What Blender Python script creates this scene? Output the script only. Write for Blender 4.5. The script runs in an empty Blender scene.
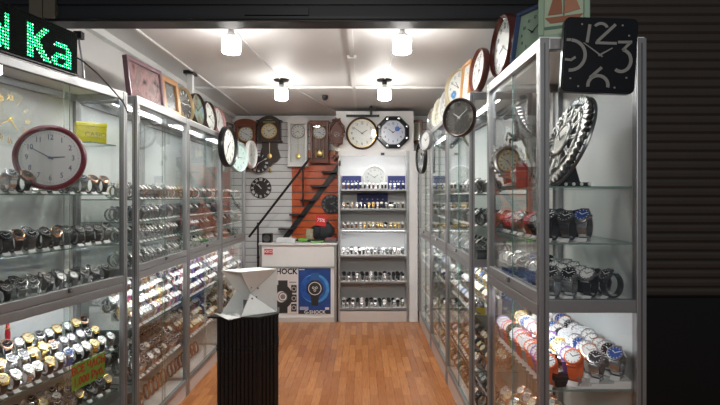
import bpy, bmesh, math, random
import numpy as np
from mathutils import Vector, Matrix
from mathutils.bvhtree import BVHTree
from math import pi, sin, cos, radians

random.seed(7)
SC = bpy.context.scene
COL = SC.collection

# ------------------------------------------------------------------ camera, world, exposure
F = 520.0
CX, CY = 362.0, 197.0
EYE = 1.6
cam = bpy.data.cameras.new('camera')
cam.sensor_width = 36.0
cam.lens = 36.0 * F / 720.0
cam.shift_x = -(CX - 360.0) / 720.0
cam.shift_y = -(202.5 - CY) / 720.0
cam.clip_start = 0.05
camo = bpy.data.objects.new('camera', cam)
COL.objects.link(camo)
camo.location = (0, 0, EYE)
camo.rotation_euler = (pi / 2, 0, 0)
SC.camera = camo

w = bpy.data.worlds.new('night')
SC.world = w
w.use_nodes = True
w.node_tree.nodes['Background'].inputs[0].default_value = (0.75, 0.85, 1.0, 1)
w.node_tree.nodes['Background'].inputs[1].default_value = 0.03
# added fill light behind the camera, brightens faces turned toward it
la = bpy.data.lights.new('front_fill_light', 'AREA')
la.shape = 'RECTANGLE'
la.size, la.size_y = 1.2, .5
la.energy = 15
la.color = (1.0, 0.97, 0.93)
lo = bpy.data.objects.new('front_fill_light', la)
COL.objects.link(lo)
lo.location = (-.2, -1.6, 2.9)
lo.rotation_euler = (radians(62), 0, 0)

SC.view_settings.view_transform = 'Standard'
SC.view_settings.look = 'None'
SC.view_settings.exposure = 1.85
SC.view_settings.gamma = 1.0
SC.view_settings.use_curve_mapping = False
BULB = 105.0
STRIP = 12.0
STRIPC = 2.2
cy = SC.cycles
cy.transparent_max_bounces = 48
cy.max_bounces = 8
cy.glossy_bounces = 4
cy.diffuse_bounces = 3
cy.use_denoising = True
cy.sample_clamp_indirect = 4.0
cy.caustics_reflective = False
cy.caustics_refractive = False


def P(px, py, Y):
    return Vector(((px - CX) * Y / F, Y, EYE - (py - CY) * Y / F))


# ------------------------------------------------------------------ materials
MATS = {}


def mat(name, col, rough=0.5, metal=0.0, noise=0.06, nscale=30.0, bump=0.0, emit=0.0, coat=0.0, spec=None):
    if name in MATS:
        return MATS[name]
    m = bpy.data.materials.new(name)
    m.use_nodes = True
    nt = m.node_tree
    b = nt.nodes['Principled BSDF']
    b.inputs['Roughness'].default_value = rough
    b.inputs['Metallic'].default_value = metal
    b.inputs['Coat Weight'].default_value = coat
    if spec is not None:
        b.inputs['Specular IOR Level'].default_value = spec
    tc = nt.nodes.new('ShaderNodeTexCoord')
    nz = nt.nodes.new('ShaderNodeTexNoise')
    nz.inputs['Scale'].default_value = nscale
    nt.links.new(tc.outputs['Object'], nz.inputs['Vector'])
    mx = nt.nodes.new('ShaderNodeMix')
    mx.data_type = 'RGBA'
    c = Vector(col)
    mx.inputs['A'].default_value = (*[max(0, x * (1 - noise)) for x in c], 1)
    mx.inputs['B'].default_value = (*[min(1, x * (1 + noise)) for x in c], 1)
    nt.links.new(nz.outputs['Fac'], mx.inputs['Factor'])
    nt.links.new(mx.outputs['Result'], b.inputs['Base Color'])
    if bump:
        bp = nt.nodes.new('ShaderNodeBump')
        bp.inputs['Strength'].default_value = bump
        bp.inputs['Distance'].default_value = 0.002
        nt.links.new(nz.outputs['Fac'], bp.inputs['Height'])
        nt.links.new(bp.outputs['Normal'], b.inputs['Normal'])
    if emit:
        b.inputs['Emission Color'].default_value = (*col, 1)
        b.inputs['Emission Strength'].default_value = emit
    MATS[name] = m
    return m


def glass(name, tint=(0.985, 0.992, 0.988), gain=1.0):
    """thin clear pane: straight-through transmission with mirror reflection growing toward grazing angles"""
    m = bpy.data.materials.new(name)
    m.use_nodes = True
    nt = m.node_tree
    nt.nodes.clear()
    out = nt.nodes.new('ShaderNodeOutputMaterial')
    tr = nt.nodes.new('ShaderNodeBsdfTransparent')
    tr.inputs[0].default_value = (*tint, 1)
    gl = nt.nodes.new('ShaderNodeBsdfGlossy')
    gl.inputs['Roughness'].default_value = 0.01
    gl.inputs['Color'].default_value = (0.95, 0.98, 0.97, 1)
    lw = nt.nodes.new('ShaderNodeLayerWeight')
    lw.inputs['Blend'].default_value = 0.5
    pw = nt.nodes.new('ShaderNodeMath')
    pw.operation = 'POWER'
    pw.inputs[1].default_value = 5.0
    ma = nt.nodes.new('ShaderNodeMath')
    ma.operation = 'MULTIPLY_ADD'
    ma.inputs[1].default_value = 0.75
    ma.inputs[2].default_value = 0.04 * gain
    nt.links.new(lw.outputs['Facing'], pw.inputs[0])
    nt.links.new(pw.outputs[0], ma.inputs[0])
    ms = nt.nodes.new('ShaderNodeMixShader')
    nt.links.new(ma.outputs[0], ms.inputs[0])
    nt.links.new(tr.outputs[0], ms.inputs[1])
    nt.links.new(gl.outputs[0], ms.inputs[2])
    nt.links.new(ms.outputs[0], out.inputs[0])
    MATS[name] = m
    return m


GLASS = glass('clear_glass')
SHELFG = glass('shelf_glass', (0.96, 0.985, 0.975))
EDGE = mat('glass_edge', (0.16, 0.26, 0.23), 0.15, 0, 0.1)
ALU = mat('brushed_aluminium', (0.36, 0.365, 0.37), 0.42, 0.7, 0.05, 60)
ALUD = mat('aluminium_groove', (0.18, 0.18, 0.18), 0.4, 0.8)
WLAM = mat('white_laminate', (0.84, 0.84, 0.83), 0.35, 0, 0.03, 5)
GLAM = mat('pale_grey_back_panel', (0.66, 0.68, 0.67), 0.5, 0.0, 0.06, 4)
PLAM = mat('plinth_laminate', (0.62, 0.57, 0.54), 0.4, 0, 0.05, 4)
CEIL = mat('ceiling_white', (0.74, 0.735, 0.73), 0.6, 0, 0.02, 2)
WALLM = mat('plaster_grey_white', (0.60, 0.59, 0.58), 0.7, 0, 0.04, 3)
WHITE = mat('white_paint', (0.8, 0.8, 0.79), 0.4, 0, 0.02)
WPLAS = mat('white_plastic', (0.85, 0.85, 0.84), 0.35, 0, 0.02)
BLACK = mat('black_plastic', (0.007, 0.007, 0.008), 0.35, 0, 0.2)
BMETAL = mat('black_painted_metal', (0.015, 0.015, 0.016), 0.4, 0.3, 0.2)
DARKM = mat('dark_shutter_box', (0.012, 0.013, 0.016), 0.45, 0.2, 0.3, 3)
SHUT = mat('brown_shutter', (0.060, 0.047, 0.038), 0.6, 0.1, 0.1, 8)
CHROME = mat('polished_chrome', (0.75, 0.75, 0.76), 0.16, 1.0, 0.03)
SILV = mat('antique_silver', (0.34, 0.335, 0.32), 0.34, 1.0, 0.25, 50)
STEEL = mat('watch_steel', (0.62, 0.63, 0.64), 0.25, 0.95, 0.1)
DSTEEL = mat('dark_steel', (0.16, 0.165, 0.17), 0.3, 0.9, 0.1)
GOLD = mat('watch_gold', (0.85, 0.6, 0.2), 0.25, 0.9, 0.1)
ROSE = mat('rose_gold', (0.8, 0.48, 0.34), 0.25, 0.9, 0.1)
BRASS = mat('brass', (0.7, 0.5, 0.2), 0.3, 0.9)
DFACE = mat('dial_black', (0.02, 0.02, 0.025), 0.2)
WFACE = mat('dial_white', (0.82, 0.82, 0.8), 0.3, 0, 0.02)
BFACE = mat('dial_blue', (0.03, 0.08, 0.3), 0.25)
CFACE = mat('dial_champagne', (0.75, 0.62, 0.38), 0.3)
RFACE = mat('dial_red', (0.6, 0.03, 0.04), 0.3)
LBLACK = mat('strap_black', (0.018, 0.018, 0.02), 0.4, 0, 0.2)
LBROWN = mat('strap_brown', (0.2, 0.085, 0.035), 0.5, 0, 0.2)
LTAN = mat('strap_orange_tan', (0.55, 0.23, 0.08), 0.5, 0, 0.2)
LWHITE = mat('strap_white', (0.78, 0.76, 0.75), 0.4)
LPINK = mat('strap_pink', (0.75, 0.16, 0.32), 0.4)
LORANGE = mat('strap_orange', (0.85, 0.16, 0.05), 0.4)
LBLUE = mat('strap_blue', (0.04, 0.11, 0.42), 0.4)
LPURP = mat('strap_purple', (0.3, 0.13, 0.5), 0.4)
LGREEN = mat('strap_green', (0.1, 0.4, 0.14), 0.4)
LSKY = mat('strap_light_blue', (0.25, 0.45, 0.75), 0.4)
LGREY = mat('strap_grey', (0.2, 0.2, 0.21), 0.4)
CARD = mat('white_card', (0.85, 0.85, 0.84), 0.6, 0, 0.02)
NAVY = mat('navy_card', (0.025, 0.035, 0.17), 0.5)
RED = mat('red_print', (0.6, 0.02, 0.02), 0.5)
BULBM = mat('bulb_glow', (1.0, 0.97, 0.92), 0.4, emit=BULB)
BULBS = mat('bulb_side_glow', (1.0, 0.97, 0.92), 0.4, emit=11.0)
STRIPC_M = mat('case_led_strip', (0.95, 0.97, 1.0), 0.4, emit=7.0)
STRIPU = mat('upper_led_strip', (0.93, 0.97, 1.0), 0.4, emit=14.0)
STRIPM = mat('cabinet_led_strip', (0.93, 0.97, 1.0), 0.4, emit=STRIP)


# ------------------------------------------------------------------ mesh builder
class MB:
    def __init__(s):
        s.v, s.f, s.m, s.mats, s.sm = [], [], [], [], []

    def mi(s, m):
        if m not in s.mats:
            s.mats.append(m)
        return s.mats.index(m)

    def add(s, vs, fs, m=None, M=None, smooth=False):
        o = len(s.v)
        for v in vs:
            v = Vector(v)
            s.v.append(tuple(M @ v if M else v))
        k = s.mi(m)
        for f in fs:
            s.f.append([i + o for i in f])
            s.m.append(k)
            s.sm.append(smooth)
        return s

    def box(s, a, b, m=None, M=None, bev=0.0):
        x0, y0, z0 = [min(p, q) for p, q in zip(a, b)]
        x1, y1, z1 = [max(p, q) for p, q in zip(a, b)]
        if bev <= 0:
            vs = [(x, y, z) for z in (z0, z1) for x, y in ((x0, y0), (x1, y0), (x1, y1), (x0, y1))]
            fs = [(3, 2, 1, 0), (4, 5, 6, 7), (0, 1, 5, 4), (1, 2, 6, 5), (2, 3, 7, 6), (3, 0, 4, 7)]
            return s.add(vs, fs, m, M)
        bm = bmesh.new()
        bmesh.ops.create_cube(bm, size=1.0)
        for v in bm.verts:
            v.co = Vector(((x0 + x1) / 2 + v.co.x * (x1 - x0), (y0 + y1) / 2 + v.co.y * (y1 - y0), (z0 + z1) / 2 + v.co.z * (z1 - z0)))
        bmesh.ops.bevel(bm, geom=bm.edges[:], offset=min(bev, .45 * min(x1 - x0, y1 - y0, z1 - z0)), segments=2, affect='EDGES', profile=0.5)
        bm.verts.index_update()
        s.add([v.co.copy() for v in bm.verts], [[v.index for v in f.verts] for f in bm.faces], m, M)
        bm.free()
        return s

    def lathe(s, prof, n=24, m=None, M=None, smooth=True, sy=1.0, wob=None):
        """profile [(r, z)] spun about local z"""
        vs, fs = [], []
        for (r, z) in prof:
            for i in range(n):
                a = 2 * pi * i / n
                k = wob(a) if wob else 1.0
                vs.append((r * k * cos(a), r * k * sin(a) * sy, z))
        for j in range(len(prof) - 1):
            for i in range(n):
                i2 = (i + 1) % n
                fs.append((j * n + i, j * n + i2, (j + 1) * n + i2, (j + 1) * n + i))
        if prof[0][0] > 1e-6:
            fs.append(tuple(range(n))[::-1])
        if prof[-1][0] > 1e-6:
            fs.append(tuple((len(prof) - 1) * n + i for i in range(n)))
        return s.add(vs, fs, m, M, smooth)

    def ring(s, R, r, n=32, k=8, m=None, M=None, sy=1.0, flat=1.0):
        vs, fs = [], []
        for i in range(n):
            a = 2 * pi * i / n
            for j in range(k):
                b = 2 * pi * j / k
                q = R + r * cos(b)
                vs.append((q * cos(a), q * sin(a) * sy, r * sin(b) * flat))
        for i in range(n):
            for j in range(k):
                fs.append((i * k + j, ((i + 1) % n) * k + j, ((i + 1) % n) * k + (j + 1) % k, i * k + (j + 1) % k))
        return s.add(vs, fs, m, M, True)

    def tube(s, pts, r, n=8, m=None, M=None):
        pts = [Vector(p) for p in pts]
        rs = r if isinstance(r, (list, tuple)) else [r] * len(pts)
        vs, fs = [], []
        up = Vector((0, 0, 1))
        for i, p in enumerate(pts):
            t = (pts[min(i + 1, len(pts) - 1)] - pts[max(i - 1, 0)]).normalized()
            u = t.cross(up)
            if u.length < 1e-3:
                u = t.cross(Vector((0, 1, 0)))
            u.normalize()
            v = t.cross(u)
            for j in range(n):
                a = 2 * pi * j / n
                vs.append(p + (u * cos(a) + v * sin(a)) * rs[i])
        for i in range(len(pts) - 1):
            for j in range(n):
                fs.append((i * n + j, i * n + (j + 1) % n, (i + 1) * n + (j + 1) % n, (i + 1) * n + j))
        fs.append(tuple(range(n))[::-1])
        fs.append(tuple((len(pts) - 1) * n + j for j in range(n)))
        return s.add(vs, fs, m, M, True)

    def prism(s, poly, d0, d1, m=None, M=None, axis='y'):
        """closed 2-D outline (x, z) extruded along y from d0 to d1 (or (x, y) along z)"""
        n = len(poly)
        if axis == 'y':
            vs = [(x, d0, z) for x, z in poly] + [(x, d1, z) for x, z in poly]
        else:
            vs = [(x, z, d0) for x, z in poly] + [(x, z, d1) for x, z in poly]
        fs = [tuple(range(n)), tuple(range(2 * n - 1, n - 1, -1))]
        for i in range(n):
            fs.append((i, n + i, n + (i + 1) % n, (i + 1) % n)[::-1])
        return s.add(vs, fs, m, M)

    def mesh(s, name):
        me = bpy.data.meshes.new(name)
        me.from_pydata(s.v, [], s.f)
        for m in s.mats:
            me.materials.append(m)
        me.polygons.foreach_set('material_index', s.m)
        me.polygons.foreach_set('use_smooth', s.sm)
        me.update()
        bm = bmesh.new()
        bm.from_mesh(me)
        bmesh.ops.recalc_face_normals(bm, faces=bm.faces)
        bm.to_mesh(me)
        bm.free()
        if any(s.sm):
            try:
                me.set_sharp_from_angle(angle=radians(40))
            except Exception:
                pass
        return me

    def obj(s, name, parent=None, label=None, M=None):
        o = bpy.data.objects.new(name, s.mesh(name))
        COL.objects.link(o)
        if parent:
            o.parent = parent
        if M is not None:
            o.matrix_basis = M
        if label:
            o['label'] = label
        return o


def tag(o, label=None, cat=None, group=None, kind=None):
    if label:
        o['label'] = label
    if cat:
        o['category'] = cat
    if group:
        o['group'] = group
    if kind:
        o['kind'] = kind
    return o


def thing(name, label, cat, M=None, group=None):
    o = bpy.data.objects.new(name, None)
    o.empty_display_size = 0.05
    COL.objects.link(o)
    if M is not None:
        o.matrix_basis = M
    return tag(o, label, cat, group)


def T(x, y, z, rz=0.0, rx=0.0, ry=0.0, s=1.0):
    return Matrix.Translation((x, y, z)) @ Matrix.Rotation(rz, 4, 'Z') @ Matrix.Rotation(ry, 4, 'Y') @ Matrix.Rotation(rx, 4, 'X') @ Matrix.Diagonal((s, s, s, 1))


def struct(mb, name):
    return tag(mb.obj(name), kind='structure')


def text_mesh(body, size, depth, m, M, mb, bold=0.0, align='CENTER', sx=1.0):
    """adds extruded lettering standing in the local xz plane, facing -y"""
    cu = bpy.data.curves.new('lettering', 'FONT')
    cu.body = body
    cu.size = size
    cu.align_x = align
    cu.align_y = 'CENTER'
    cu.extrude = depth / 2
    cu.offset = bold
    cu.resolution_u = 2
    o = bpy.data.objects.new('lettering', cu)
    COL.objects.link(o)
    dg = bpy.context.evaluated_depsgraph_get()
    me = bpy.data.meshes.new_from_object(o.evaluated_get(dg))
    R = Matrix.Rotation(pi / 2, 4, 'X') @ Matrix.Diagonal((sx, 1, 1, 1))
    mb.add([R @ v.co for v in me.vertices], [list(p.vertices) for p in me.polygons], m, M)
    bpy.data.objects.remove(o)
    bpy.data.curves.remove(cu)
    bpy.data.meshes.remove(me)


RY = Matrix.Rotation(pi / 2, 4, 'X')   # turns a lathe (axis z) to face -y
BACKY = 7.30
CZ = 2.75

# ------------------------------------------------------------------ structure
# floor: laminate strips
fm = bpy.data.materials.new('laminate_floor')
fm.use_nodes = True
nt = fm.node_tree
b = nt.nodes['Principled BSDF']
b.inputs['Roughness'].default_value = 0.26
tc = nt.nodes.new('ShaderNodeTexCoord')
mp = nt.nodes.new('ShaderNodeMapping')
mp.inputs['Rotation'].default_value = (0, 0, pi / 2)
br = nt.nodes.new('ShaderNodeTexBrick')
br.inputs['Scale'].default_value = 1.0
br.inputs['Brick Width'].default_value = 0.42
br.inputs['Row Height'].default_value = 0.066
br.inputs['Mortar Size'].default_value = 0.0012
br.inputs['Mortar Smooth'].default_value = 0.3
br.inputs['Color1'].default_value = (0.37, 0.125, 0.033, 1)
br.inputs['Color2'].default_value = (0.57, 0.23, 0.075, 1)
br.inputs['Mortar'].default_value = (0.16, 0.06, 0.025, 1)
br.offset = 0.37
nz = nt.nodes.new('ShaderNodeTexNoise')
nz.inputs['Scale'].default_value = 9.0
nz.inputs['Detail'].default_value = 6
mp2 = nt.nodes.new('ShaderNodeMapping')
mp2.inputs['Scale'].default_value = (9, 0.7, 1)
nt.links.new(tc.outputs['Object'], mp2.inputs['Vector'])
nt.links.new(mp2.outputs['Vector'], nz.inputs['Vector'])
nt.links.new(tc.outputs['Object'], mp.inputs['Vector'])
nt.links.new(mp.outputs['Vector'], br.inputs['Vector'])
mx = nt.nodes.new('ShaderNodeMix')
mx.data_type = 'RGBA'
mx.blend_type = 'MULTIPLY'
mx.inputs['Factor'].default_value = 0.55
rp = nt.nodes.new('ShaderNodeValToRGB')
rp.color_ramp.elements[0].position = 0.3
rp.color_ramp.elements[0].color = (0.5, 0.42, 0.36, 1)
rp.color_ramp.elements[1].position = 0.7
rp.color_ramp.elements[1].color = (1, 1, 1, 1)
nt.links.new(nz.outputs['Fac'], rp.inputs['Fac'])
nt.links.new(br.outputs['Color'], mx.inputs['A'])
nt.links.new(rp.outputs['Color'], mx.inputs['B'])
nt.links.new(mx.outputs['Result'], b.inputs['Base Color'])

struct(MB().box((-4, -2, -0.1), (4, BACKY + .1, 0), fm), 'floor')
struct(MB().box((-2.0, 3.06, CZ), (1.6, BACKY + .1, CZ + .1), CEIL), 'ceiling')
struct(MB().box((-1.95, 3.06, 0), (-1.82, BACKY, CZ), WALLM), 'wall_left')
struct(MB().box((1.22, 3.06, 0), (1.34, BACKY, CZ), WALLM), 'wall_right')
# rear wall of white slat panels
SLATW = mat('white_slat_panel', (0.78, 0.78, 0.78), 0.4, 0, 0.03)
SLATO = mat('orange_slat_panel', (0.62, 0.10, 0.012), 0.4, 0, 0.05)
mb = MB()
mb.box((-1.95, BACKY, 0), (1.34, BACKY + .1, CZ), mat('slat_groove', (0.25, 0.25, 0.25), .6))
z = 0.0
while z < CZ - .02:
    mb.box((-1.82, BACKY - .012, z + .004), (1.22, BACKY, min(z + .092, CZ)), SLATW)
    z += .098
struct(mb, 'wall_back')
mb = MB()
z = 0.0
while z < 2.2:
    mb.box((-.98, BACKY - .028, z + .005), (-.30, BACKY - .0125, min(z + .092, 2.25)), SLATO)
    z += .098
struct(mb, 'trim_1')
# shop front: dark shutter box above, corrugated shutter wall to the side
mb = MB()
mb.box((-4, 2.93, 2.59), (1.12, 3.06, 3.6), DARKM)
mb.box((-4, 2.915, 2.68), (1.12, 2.93, 2.72), BLACK)
mb.box((-4, 2.915, 2.60), (1.12, 2.93, 2.615), BLACK)
mb.box((-.66, 2.91, 2.62), (-.30, 2.93, 2.66), BLACK)
BROWN = mat('brown_fascia', (0.10, 0.085, 0.06), 0.6)
for a, b2 in ((29, 42), (43, 55)):
    p, q = P(a, 30, 2.9), P(b2, -40, 2.9)
    mb.box((p.x, 2.90, 2.60), (q.x, 2.93, 3.3), BROWN)
struct(mb, 'trim_2')
mb = MB()
zz = 1.04
n = 0
pro = []
while zz < 3.4:
    pro += [(0, zz), (-.012, zz + .012), (-.016, zz + .03), (-.010, zz + .046), (0, zz + .0505)]
    zz += .051
vs = [(1.10, 2.93 + p[0], p[1]) for p in pro] + [(4.0, 2.93 + p[0], p[1]) for p in pro]
npz = len(pro)
mb.add(vs, [(i, i + 1, npz + i + 1, npz + i) for i in range(npz - 1)], SHUT)
mb.box((1.10, 2.935, 1.04), (4.0, 3.0, 3.4), DARKM)
struct(mb, 'wall_front')
struct(MB().box((1.10, 2.88, 0), (4.0, 3.0, 1.04), mat('black_lower_panel', (0.003, 0.003, 0.003), .5)), 'wall_front_lower')
# side returns that close the shop behind the outer cabinets
struct(MB().box((-4, 3.24, 0), (-1.95, 3.3, 3.0), mat('dark_side_wall', (0.1, 0.1, 0.1), .7)), 'wall_side')

# ceiling trunking and cables
mb = MB()
mb.box((-.10, 3.1, CZ - .022), (-.065, 7.28, CZ), WHITE)
mb.box((-.12, 4.2, CZ - .03), (-.045, 4.3, CZ), WHITE)
struct(mb, 'trim_3')
mb = MB()
mb.box((-1.82, 3.1, CZ - .05), (-1.77, 7.28, CZ), WHITE)
mb.box((-1.55, 3.1, CZ - .014), (-1.53, 7.28, CZ), WHITE)
mb.box((-1.82, 5.4, CZ - .022), (.9, 5.42, CZ), WHITE)
mb.box((1.17, 3.1, CZ - .06), (1.22, 7.28, CZ), WHITE)
struct(mb, 'trim_4')
mb = MB()
for a, b2 in (((-.88, 3.5), (-.79, 5.1)), ((.27, 3.5), (.22, 5.1)), ((-.79, 5.1), (-.35, 7.0)), ((.22, 5.1), (.17, 6.8))):
    mb.tube([(a[0], a[1], CZ - .006), (b2[0], b2[1], CZ - .006)], .006, 6, WPLAS)
struct(mb, 'trim_5')

struct(MB().box((.607, 6.665, 0), (.715, 6.70, 2.19), WLAM), 'trim_7')
# white bulkhead over the rear display case
mb = MB()
mb.box((-.335, 6.66, 2.19), (.66, 7.105, 2.70), WLAM)
struct(mb, 'trim_6')
p = P(362, 114, 6.6)
tag(MB().box((p.x - .20, 6.56, 2.615), (p.x + .22, 6.60, 2.64), BMETAL).box((p.x + .1, 6.55, 2.64), (p.x + .13, 6.61, CZ), BMETAL).obj('curtain_rail'),
    'thin black metal rail hanging from the ceiling above the round clock', 'rail')


# ------------------------------------------------------------------ lamps
for i, (x, y, lab) in enumerate(((-.88, 3.5, 'LED bulb in white cone neck, nearer the cabinets with framed pictures, front pair'),
                                 (.27, 3.5, 'LED bulb in white cone neck, nearer the cabinet with square clock, front pair'),
                                 (-.79, 5.1, 'smaller-looking LED bulb with dark socket, further in, above the light box aisle side'),
                                 (.22, 5.1, 'smaller-looking LED bulb with dark socket, further in, before the octagonal clock'))):
    t = thing('ceiling_bulb', lab, 'lamp', T(x, y, CZ), 'bulbs hanging under the ceiling')
    mb = MB()
    if i < 2:
        mb.lathe([(.045, 0), (.045, -.012), (.02, -.02), (.018, -.035), (.0, -.036)], 20, WPLAS)
    else:
        mb.lathe([(.075, 0), (.07, -.012), (.025, -.018), (.022, -.05), (.0, -.051)], 20, BLACK)
    mb.obj('socket', t)
    dz = -.035 if i < 2 else -.05
    MB().lathe([(.018, dz), (.024, dz - .012), (.052, dz - .035), (.058, dz - .045), (.0, dz - .046)], 24, WPLAS).obj('neck', t)
    MB().lathe([(.058, dz - .046), (.062, dz - .055), (.062, dz - .132)], 24, BULBS).lathe([(.062, dz - .132), (.055, dz - .144), (.03, dz - .15), (0, dz - .152)], 24, BULBM).obj('diffuser', t)
p = P(325, 105, 5.9)
tag(MB().lathe([(.035, CZ), (.035, CZ - .03), (.02, CZ - .05), (0, CZ - .055)], 16, BLACK, Matrix.Translation((p.x, 5.9, 0))).obj('motion_sensor'),
    'small black motion sensor on the ceiling in front of the pendulum clocks', 'sensor')

# ------------------------------------------------------------------ cabinets
CABS = {}


def slab(mb, a, b, face, edge, M=None):
    """glass plate: large faces in one material, thin edges in another"""
    x0, y0, z0 = [min(p, q) for p, q in zip(a, b)]
    x1, y1, z1 = [max(p, q) for p, q in zip(a, b)]
    d = [x1 - x0, y1 - y0, z1 - z0]
    k = d.index(min(d))
    vs = [(x, y, z) for z in (z0, z1) for x, y in ((x0, y0), (x1, y0), (x1, y1), (x0, y1))]
    fs = {2: [(3, 2, 1, 0), (4, 5, 6, 7)], 1: [(0, 1, 5, 4), (2, 3, 7, 6)], 0: [(1, 2, 6, 5), (3, 0, 4, 7)]}
    for kk in fs:
        mb.add(vs, fs[kk], face if kk == k else edge, M)
    return mb


def cabinet(key, label, O, ang, L, D, H, shelves, rail, plinth=.15, group=None, back=GLAM, ps=.034, endglass=(True, True), strips=True, topfront=False):
    M = T(O[0], O[1], 0, ang)
    t = thing('display_cabinet', label, 'display cabinet', M, group)
    CABS[key] = (M, L, D)
    for (x, y) in ((0, 0), (L - ps, 0), (0, D - ps), (L - ps, D - ps)):
        mb = MB()
        mb.box((x, y, 0.0), (x + ps, y + ps, H), ALU, bev=.003)
        fx = x - .0006 if x == 0 else x + ps + .0006
        mb.box((x + ps * .42, y - .0008 if y == 0 else y + ps + .0008, plinth), (x + ps * .58, y + ps / 2, H - .02), ALUD)
        mb.box((fx, y + ps * .42, plinth), (x + ps / 2, y + ps * .58, H - .02), ALUD)
        mb.obj('post', t)
    mb = MB()
    for (a, b2) in (((ps, .003), (L - ps, ps - .003)), ((ps, D - ps + .003), (L - ps, D - .003)), ((.003, ps), (ps - .003, D - ps)), ((L - ps + .003, ps), (L - .003, D - ps))):
        mb.box((a[0], a[1], H - .045), (b2[0], b2[1], H - .002), ALU, bev=.003)
    mb.obj('top_frame', t)
    MB().box((.006, .006, H - .004), (L - .006, D - .006, H + .004), WLAM).obj('roof_panel', t)
    # middle rail: two stacked profiles with a floor board between the upper and lower halves
    mb = MB()
    for z0, z1 in ((rail - .05, rail - .003), (rail + .001, rail + .045)):
        mb.box((ps, .002, z0), (L - ps, ps - .004, z1), ALU, bev=.003)
    for x0 in (.003, L - ps + .003):
        mb.box((x0, ps, rail - .03), (x0 + ps - .006, D - ps, rail + .02), ALU, bev=.003)
    mb.obj('middle_rail', t)
    MB().box((ps, ps * .9, rail - .006), (L - ps, D - .012, rail + .006), WLAM).obj('middle_deck', t)
    mb = MB()
    mb.box((ps, .004, plinth - .03), (L - ps, ps - .004, plinth + .01), ALU, bev=.003)
    mb.obj('bottom_rail', t)
    MB().box((ps, .01, 0), (L - ps, D - .01, plinth - .031), PLAM).box((ps, ps, plinth - .03), (L - ps, D - .012, plinth), WLAM).obj('plinth', t)
    MB().box((ps, D - .012, plinth), (L - ps, D - .004, H - .045), back).obj('back_panel', t)
    for zs in shelves:
        mb = slab(MB(), (ps + .002, ps + .004, zs - .006), (L - ps - .002, D - .014, zs), SHELFG, EDGE)
        mb.obj('glass_shelf', t)
    for z0, z1 in ((rail + .046, H - .046), (plinth + .012, rail - .051)):
        mid = L * .5
        slab(MB(), (ps, .012, z0), (mid + .015, .016, z1), GLASS, EDGE).obj('glass_door', t)
        slab(MB(), (mid - .015, .021, z0), (L - ps, .025, z1), GLASS, EDGE).obj('glass_door', t)
    for k, x0 in ((0, .014), (1, L - ps + .014)):
        if endglass[k]:
            for z0, z1 in ((rail + .021, H - .046), (plinth + .012, rail - .031)):
                slab(MB(), (x0, ps, z0), (x0 + .004, D - ps, z1), GLASS, EDGE).obj('side_glass', t)
    MB().box((L * .5 - .012, -.008, rail + .02), (L * .5 + .012, .004, rail + .045), DSTEEL, bev=.003).lathe([(.008, 0), (.008, .01), (0, .011)], 10, CHROME, T(L * .5, -.007, rail + .032, 0, pi / 2)).obj('lock', t)
    if strips:
        if topfront:
            tp = (ps + .008, ps + .020, H - .022)
        else:
            tp = (D * .55, D * .55 + .012, H - .022)
        for ya, yb_, zz, sm_ in ((*tp, STRIPU), (ps + .004, ps + .016, rail - .030, STRIPM)):
            if sm_ is STRIPU:
                MB().box((ps + .02, ya - .004, zz - .002), (L - ps - .02, ya - .001, zz + .010), ALU).box((ps + .02, yb_ + .001, zz - .002), (L - ps - .02, yb_ + .004, zz + .010), ALU).obj('added_strip_shield', t)  # side lips added to block the strip's sideways glare and reflections
            MB().box((ps + .02, ya, zz), (L - ps - .02, yb_, zz + .006), sm_).obj('light_strip', t, 'glowing white LED strip')
    return t


AL = radians(79.5)
dirL = Vector((cos(AL), sin(AL)))
LN = .95
oL = Vector((-1.42, 3.15)) - dirL * LN
GL = 'cabinets along the picture-clock side'
cabinet('L0', 'aluminium glass cabinet turned outward, carrying the green LED sign', oL, AL, LN, .36, 2.23, [1.615, 1.33, .69, .45], 1.085, topfront=True)
cabinet('L1', 'glass watch cabinet with purple and wooden framed clocks on its roof', (-1.40, 3.24), pi / 2, .955, .40, 2.23, [1.585, 1.44, 1.30, .76, .42], 1.13, .13, GL)
cabinet('L2', 'glass watch cabinet with landscape clock and dark rimmed clock on its roof', (-1.40, 4.20), pi / 2, .995, .40, 2.23, [1.585, 1.44, 1.30, .76, .42], 1.13, .13, GL)
cabinet('L3', 'glass watch cabinet nearest the slatted rear wall, black oval clock on it', (-1.40, 5.20), pi / 2, 1.05, .40, 2.23, [1.585, 1.44, 1.30, .76, .42], 1.13, .13, GL)
GR = 'cabinets along the side opposite the light box'
cabinet('R0', 'tall glass cabinet with square black clock hung at its top', (.68, 2.83), -pi / 2, .84, .41, 2.21, [1.642, 1.42, .846, .50], 1.185, .13, None, ps=.038, topfront=True)
cabinet('R1', 'glass watch cabinet with the brown oval clock on its corner', (.72, 4.46), -pi / 2, .985, .42, 2.30, [1.62, 1.40, .80, .42], 1.16, .15, GR)
cabinet('R2', 'middle glass watch cabinet of the row, pale oval clocks on roof', (.72, 5.50), -pi / 2, 1.035, .42, 2.30, [1.62, 1.40, .80, .42], 1.16, .15, GR)
cabinet('R3', 'glass watch cabinet meeting the rear white case at the corner', (.72, 6.60), -pi / 2, 1.10, .42, 2.30, [1.62, 1.40, .80, .42], 1.16, .15, GR)

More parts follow.
